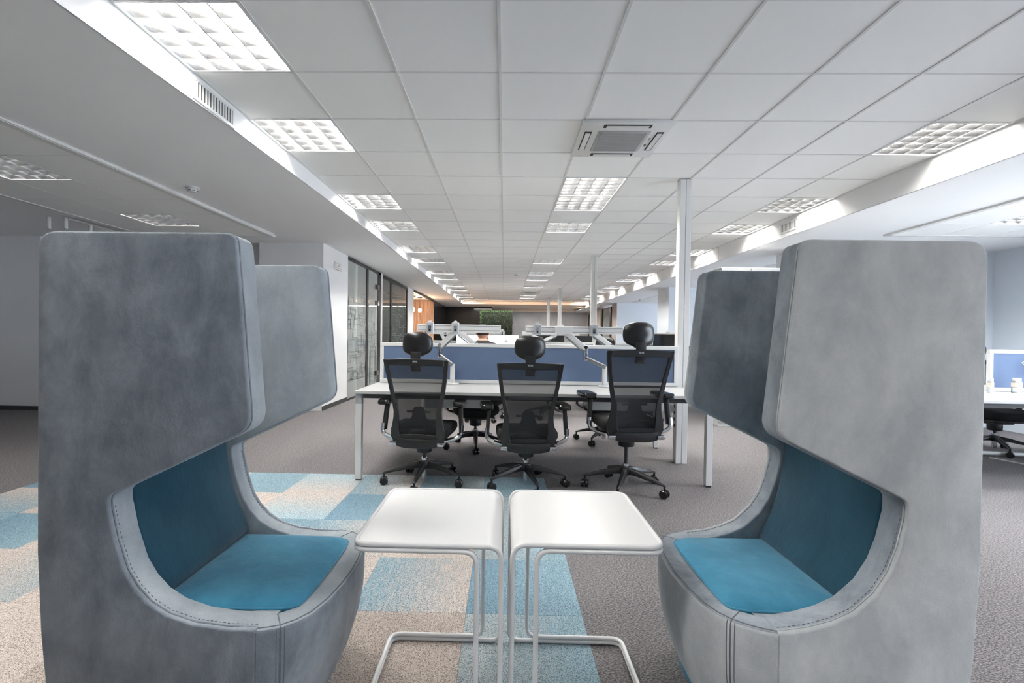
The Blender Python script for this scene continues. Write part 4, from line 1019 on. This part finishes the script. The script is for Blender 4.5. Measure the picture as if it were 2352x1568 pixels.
# ------------------------------------------------------------------ ceiling fittings
def cassette(label, x, y):
    t = thing('ceiling_air_conditioner', label, 'air conditioner', (x, y, CZ), 0, 'ceiling cassette air conditioners')
    MB().box(-.325, .325, -.32, .32, -.022, .004).build('panel', WHM, t, bevel=.006)
    g = MB(); g.box(-.19, .19, -.185, .185, -.028, -.02); gg = g.build('intake_grille', mat('grille_grey', (170, 170, 168), .5) if 'grille_grey' not in bpy.data.materials else bpy.data.materials['grille_grey'], t, bevel=.008)
    for k in range(26):
        yy = -.165 + .0132 * k; MB().box(-.165, .165, yy, yy + .005, -.0305, -.028).build('grille_slat', bpy.data.materials['grille_grey'] if k else bpy.data.materials['grille_grey'], gg, smooth=False)
    for sx, sy in ((-1, 0), (1, 0), (0, -1), (0, 1)):
        if sx: a = (sx * .262 - .026, sx * .262 + .026, -.17, .17)
        else: a = (-.17, .17, sy * .262 - .026, sy * .262 + .026)
        o = MB().box(a[0], a[1], a[2], a[3], -.0235, -.02).build('air_slot', SOCK, t, smooth=False)
        if sx: fl_ = (a[0] + .008, a[1] - .008, a[2] + .02, a[3] - .02)
        else: fl_ = (a[0] + .02, a[1] - .02, a[2] + .012, a[3] - .012)
        MB().box(*fl_, -.030, -.0236).build('flap', WHM, o, bevel=.002, seg=1)
    text('display_print', 'HOT', .02, DIN, t, Matrix.Translation((.215, -.05, -.0232)) @ Matrix.Rotation(PI, 4, 'X') @ Matrix.Rotation(PI / 2, 4, 'Z'), .0004)
    MB().box(.205, .222, .05, .09, -.0232, -.0222).build('display', DIN, t, smooth=False)
    return t
ac = cassette('square ceiling cassette air conditioner, near one with a grey intake grille', X0 + .6 * 1.5, Y0 + .6 * 2.5)
dup(ac, (X0 + .9, Y0 + .6 * 23.5, CZ), 0, 'tiny far ceiling cassette air conditioner among the middle lights')
def vent(label, x, y0, y1, z0, z1, s):
    t = thing('air_vent', label, 'air vent', (x, (y0 + y1) / 2, (z0 + z1) / 2), 0, 'bulkhead air vents')
    w = (y1 - y0) / 2; h = (z1 - z0) / 2; f = .022
    q = MB(); q.box(0, .008, -w, w, h - f, h); q.box(0, .008, -w, w, -h, -h + f); q.box(0, .008, -w, -w + f, -h, h); q.box(0, .008, w - f, w, -h, h)
    if s < 0: q = MB().add([(-a, b, c) for a, b, c in q.v], q.f)
    q.build('frame', WHM, t, bevel=.002, seg=1)
    MB().box(min(0, s * .002), max(0, s * .002), -w + f, w - f, -h + f, h - f).build('opening', SOCK, t, smooth=False)
    n = 13
    for k in range(n):
        y = -w + f + (2 * w - 2 * f) * (k + .5) / n
        MB().bar((s * .0015, y - .004, 0), (s * .008, y + .004, 0), 2 * (h - f), .002, (0, 1, 0)).build('louvre_blade', WHM, t, smooth=False)
    return t
pl_names = ['nearest', 'second', 'third', 'fourth', 'fifth', 'farthest']
v0 = None
for n, (ya, yb_) in enumerate(((2.78, 3.21), (5.80, 6.23), (9.0, 9.4), (11.9, 12.3), (14.9, 15.3), (17.9, 18.3))):
    l = '%s white air vent on the left ceiling bulkhead' % pl_names[n]
    if n == 0: v0 = vent(l, CX0, ya, yb_, 2.567, 2.703, 1)
    else: dup(v0, (CX0, (ya + yb_) / 2, 2.652), 0, l)
v1 = None
for n, (ya, yb_) in enumerate(((5.78, 6.18), (8.62, 9.02), (11.7, 12.1), (14.6, 15.0))):
    l = '%s white air vent on the right ceiling bulkhead' % ['nearest', 'second', 'third', 'farthest'][n]
    if n == 0: v1 = vent(l, CX1, ya, yb_, 2.54, 2.675, -1)
    else: dup(v1, (CX1, (ya + yb_) / 2, 2.61), 0, l)
def detector(label, x, y, z):
    t = thing('smoke_detector', label, 'smoke detector', (x, y, z), 0, 'smoke detectors')
    MB().lathe([(.001, 0), (.058, 0), (.058, -.012), (.045, -.018), (.001, -.018)], 24).build('base', WHM, t)
    MB().lathe([(.001, -.018), (.043, -.018), (.045, -.036), (.036, -.048), (.001, -.05)], 24).build('sensor_head', WHM, t)
    for k in range(8):
        a = 2 * PI * k / 8; MB().box(-.01, .01, -.001, .001, -.04, -.032, Matrix.Rotation(a, 4, 'Z') @ Matrix.Translation((0, -.0445, 0))).build('sensor_slot', SOCK, t, smooth=False)
    return t
dt = detector('round white smoke detector on the dark left ceiling', -3.0, 4.53, zs(4.53))
dup(dt, (.265, 11.63, CZ + .002), 0, 'small round smoke detector in the middle of the tiled ceiling')
dup(dt, (4.5, 16.0, SZR), 0, 'small round smoke detector on the blue right ceiling')
# exit signs
EXB = mat('sign_housing', (232, 230, 226), .4); EXG = mat('sign_print', (150, 148, 140), .6)
def exit_sign(label, loc, rz):
    t = thing('emergency_exit_light', label, 'emergency light', loc, rz, 'emergency lights')
    MB().box(-.16, .16, -.035, 0, -.06, .06).build('housing', EXB, t, bevel=.012)
    f = MB(); 
    for a, b, c_, d in ((-.13, .13, .036, .040), (-.13, .13, -.040, -.036), (-.13, -.126, -.04, .04), (.126, .13, -.04, .04)): f.box(a, b, -.0365, -.0352, c_, d)
    f.build('cover_outline', EXG, t, smooth=False)
    text('sign_text', 'EXIT', .05, EXG, t, Matrix.Translation((0, -.036, 0)) @ Matrix.Rotation(PI / 2, 4, 'X'))
    return t
exit_sign('white emergency exit light on the white wall left of the glass door', (-2.82, 7.97, 2.33), PI / 2)
exit_sign('white emergency exit light on the far right pier', (4.1, 12.45, 2.28), -PI / 2)
# spot lights of the left wing
for i, ((x, y), l) in enumerate(zip(((-5.62, 5.79), (-5.40, 5.78), (-5.40, 6.13)), ('leftmost small white ceiling spotlight above the left booth', 'second small white ceiling spotlight, touching the track', 'third small white ceiling spotlight from the left'))):
    t = thing('ceiling_spotlight', l, 'spotlight', (x, y, zs(y)), 0, 'white ceiling spotlights')
    MB().cyl((0, 0, -.15), (0, 0, -.002), .022, n=14).build('spot_body', WHM, t, bevel=.002)
    MB().cyl((0, 0, -.151), (0, 0, -.146), .016, n=12).build('lens', SOCK, t)
tag(MB().box(-5.42, -5.38, 5.8, 7.5, 2.562, 2.585).build('spotlight_track', WHM, smooth=False), 'thin white track on the dark left ceiling beside the spotlights', 'track')

# ------------------------------------------------------------------ right edge
tc_ = thing('tall_cabinet', 'tall white cabinet whose bright top shows over the right booth', 'cabinet', (3.55, 6.6, 0))
MB().box(-.6, .6, .02, .29, 0, 2.185).build('cabinet_body', WHP, tc_, bevel=.003, seg=1)
for i in range(3):
    d_ = MB().box(-.595 + .4 * i, -.595 + .4 * i + .392, 0, .02, .06, 2.18).build('door', WHP, tc_, bevel=.002, seg=1)
    MB().box(-.25 + .4 * i, -.238 + .4 * i, -.02, 0, 1.0, 1.16).build('handle', GRM, d_)
CLR = glassy('clear_plastic', (.93, .95, .97), .55, .05, .2)
LBL = mat('paper_label', (222, 206, 190), .7); ORG = mat('orange_cap', (214, 130, 70), .5)
def jar(label, loc, s=1.0):
    t = thing('supplement_jar', label, 'jar', loc, 0, 'small jars on the right desk')
    MB().lathe([(.001, 0), (.034 * s, 0), (.036 * s, .006), (.036 * s, .10), (.03 * s, .112), (.001, .112)], 20).build('jar_body', CLR, t)
    MB().lathe([(.0365 * s, .055), (.0367 * s, .055), (.0367 * s, .095), (.0365 * s, .095)], 20).build('jar_label', LBL, t)
    MB().lathe([(.001, .112), (.031 * s, .112), (.031 * s, .135), (.001, .135)], 20).build('lid', WHM, t)
    return t
jar('clear plastic jar with white lid and paper label, on the desk at the right edge', (4.73, 4.50, .74))
jar('small bottle with an orange label half hidden behind the right booth', (4.445, 4.45, .74), .6)
tag(MB().cyl((4.80, 4.40, .746), (4.90, 4.36, .746), .006, n=8).build('pen', BLK), 'short black pen lying beside the clear jar', 'pen')
hp = thing('headphones', 'black and red headphones with a white cord hung on the right-edge screen', 'headphones', (4.98, 4.585, 1.02))
MB().lathe([(.001, -.02), (.05, -.02), (.055, 0), (.05, .02), (.001, .02)], 20, (0, 0, 0), 'y').build('ear_cup', BLK, hp)
MB().tube([(.045 * math.cos(a / 10 * 2 * PI), -.022, .045 * math.sin(a / 10 * 2 * PI)) for a in range(10)], .004, 6, closed=True).build('red_ring', mat('red_accent', (200, 50, 36), .4), hp)
MB().tube([(.0, 0, .04), (.02, .02, .09), (.1, .03, .13)], .008, 6).build('headband', BLK, hp)
MB().tube(rpath([(-.02, -.02, -.02), (-.07, -.02, .01), (-.15, -.02, 0), (-.10, -.02, -.03), (-.06, -.02, -.02), (-.085, -.02, -.12), (-.12, -.03, -.22), (-.14, -.05, -.272), (-.04, -.06, -.276)], .03, 4), .0025, 5).build('cord', WHM, hp)
tag(MB().tube(rpath([(5.0, 5.0, .02), (5.2, 4.6, .01), (5.5, 4.55, .01), (6.0, 4.9, .02)], .2, 5), .006, 6).build('floor_cable', WHM), 'thin pale cable on the floor under the right-edge desk', 'cable')
tag(MB().tube([(4.6, 5.25, .03), (6.2, 5.0, .03)], .02, 8).build('floor_rail', WHM), 'pale tube lying on the floor under the right-edge desk', 'rail')
BBAG = mat('blue_plastic', (40, 110, 210), .35)
o = MB(); o.prism(rpoly([(5.0, .02), (5.4, .02), (5.35, .30), (5.06, .30)], .04), 5.9, 6.05, 'y'); tag(o.build('blue_bag', BBAG, bevel=.02), 'bright blue plastic bag on the floor under the right-edge desk', 'bag')
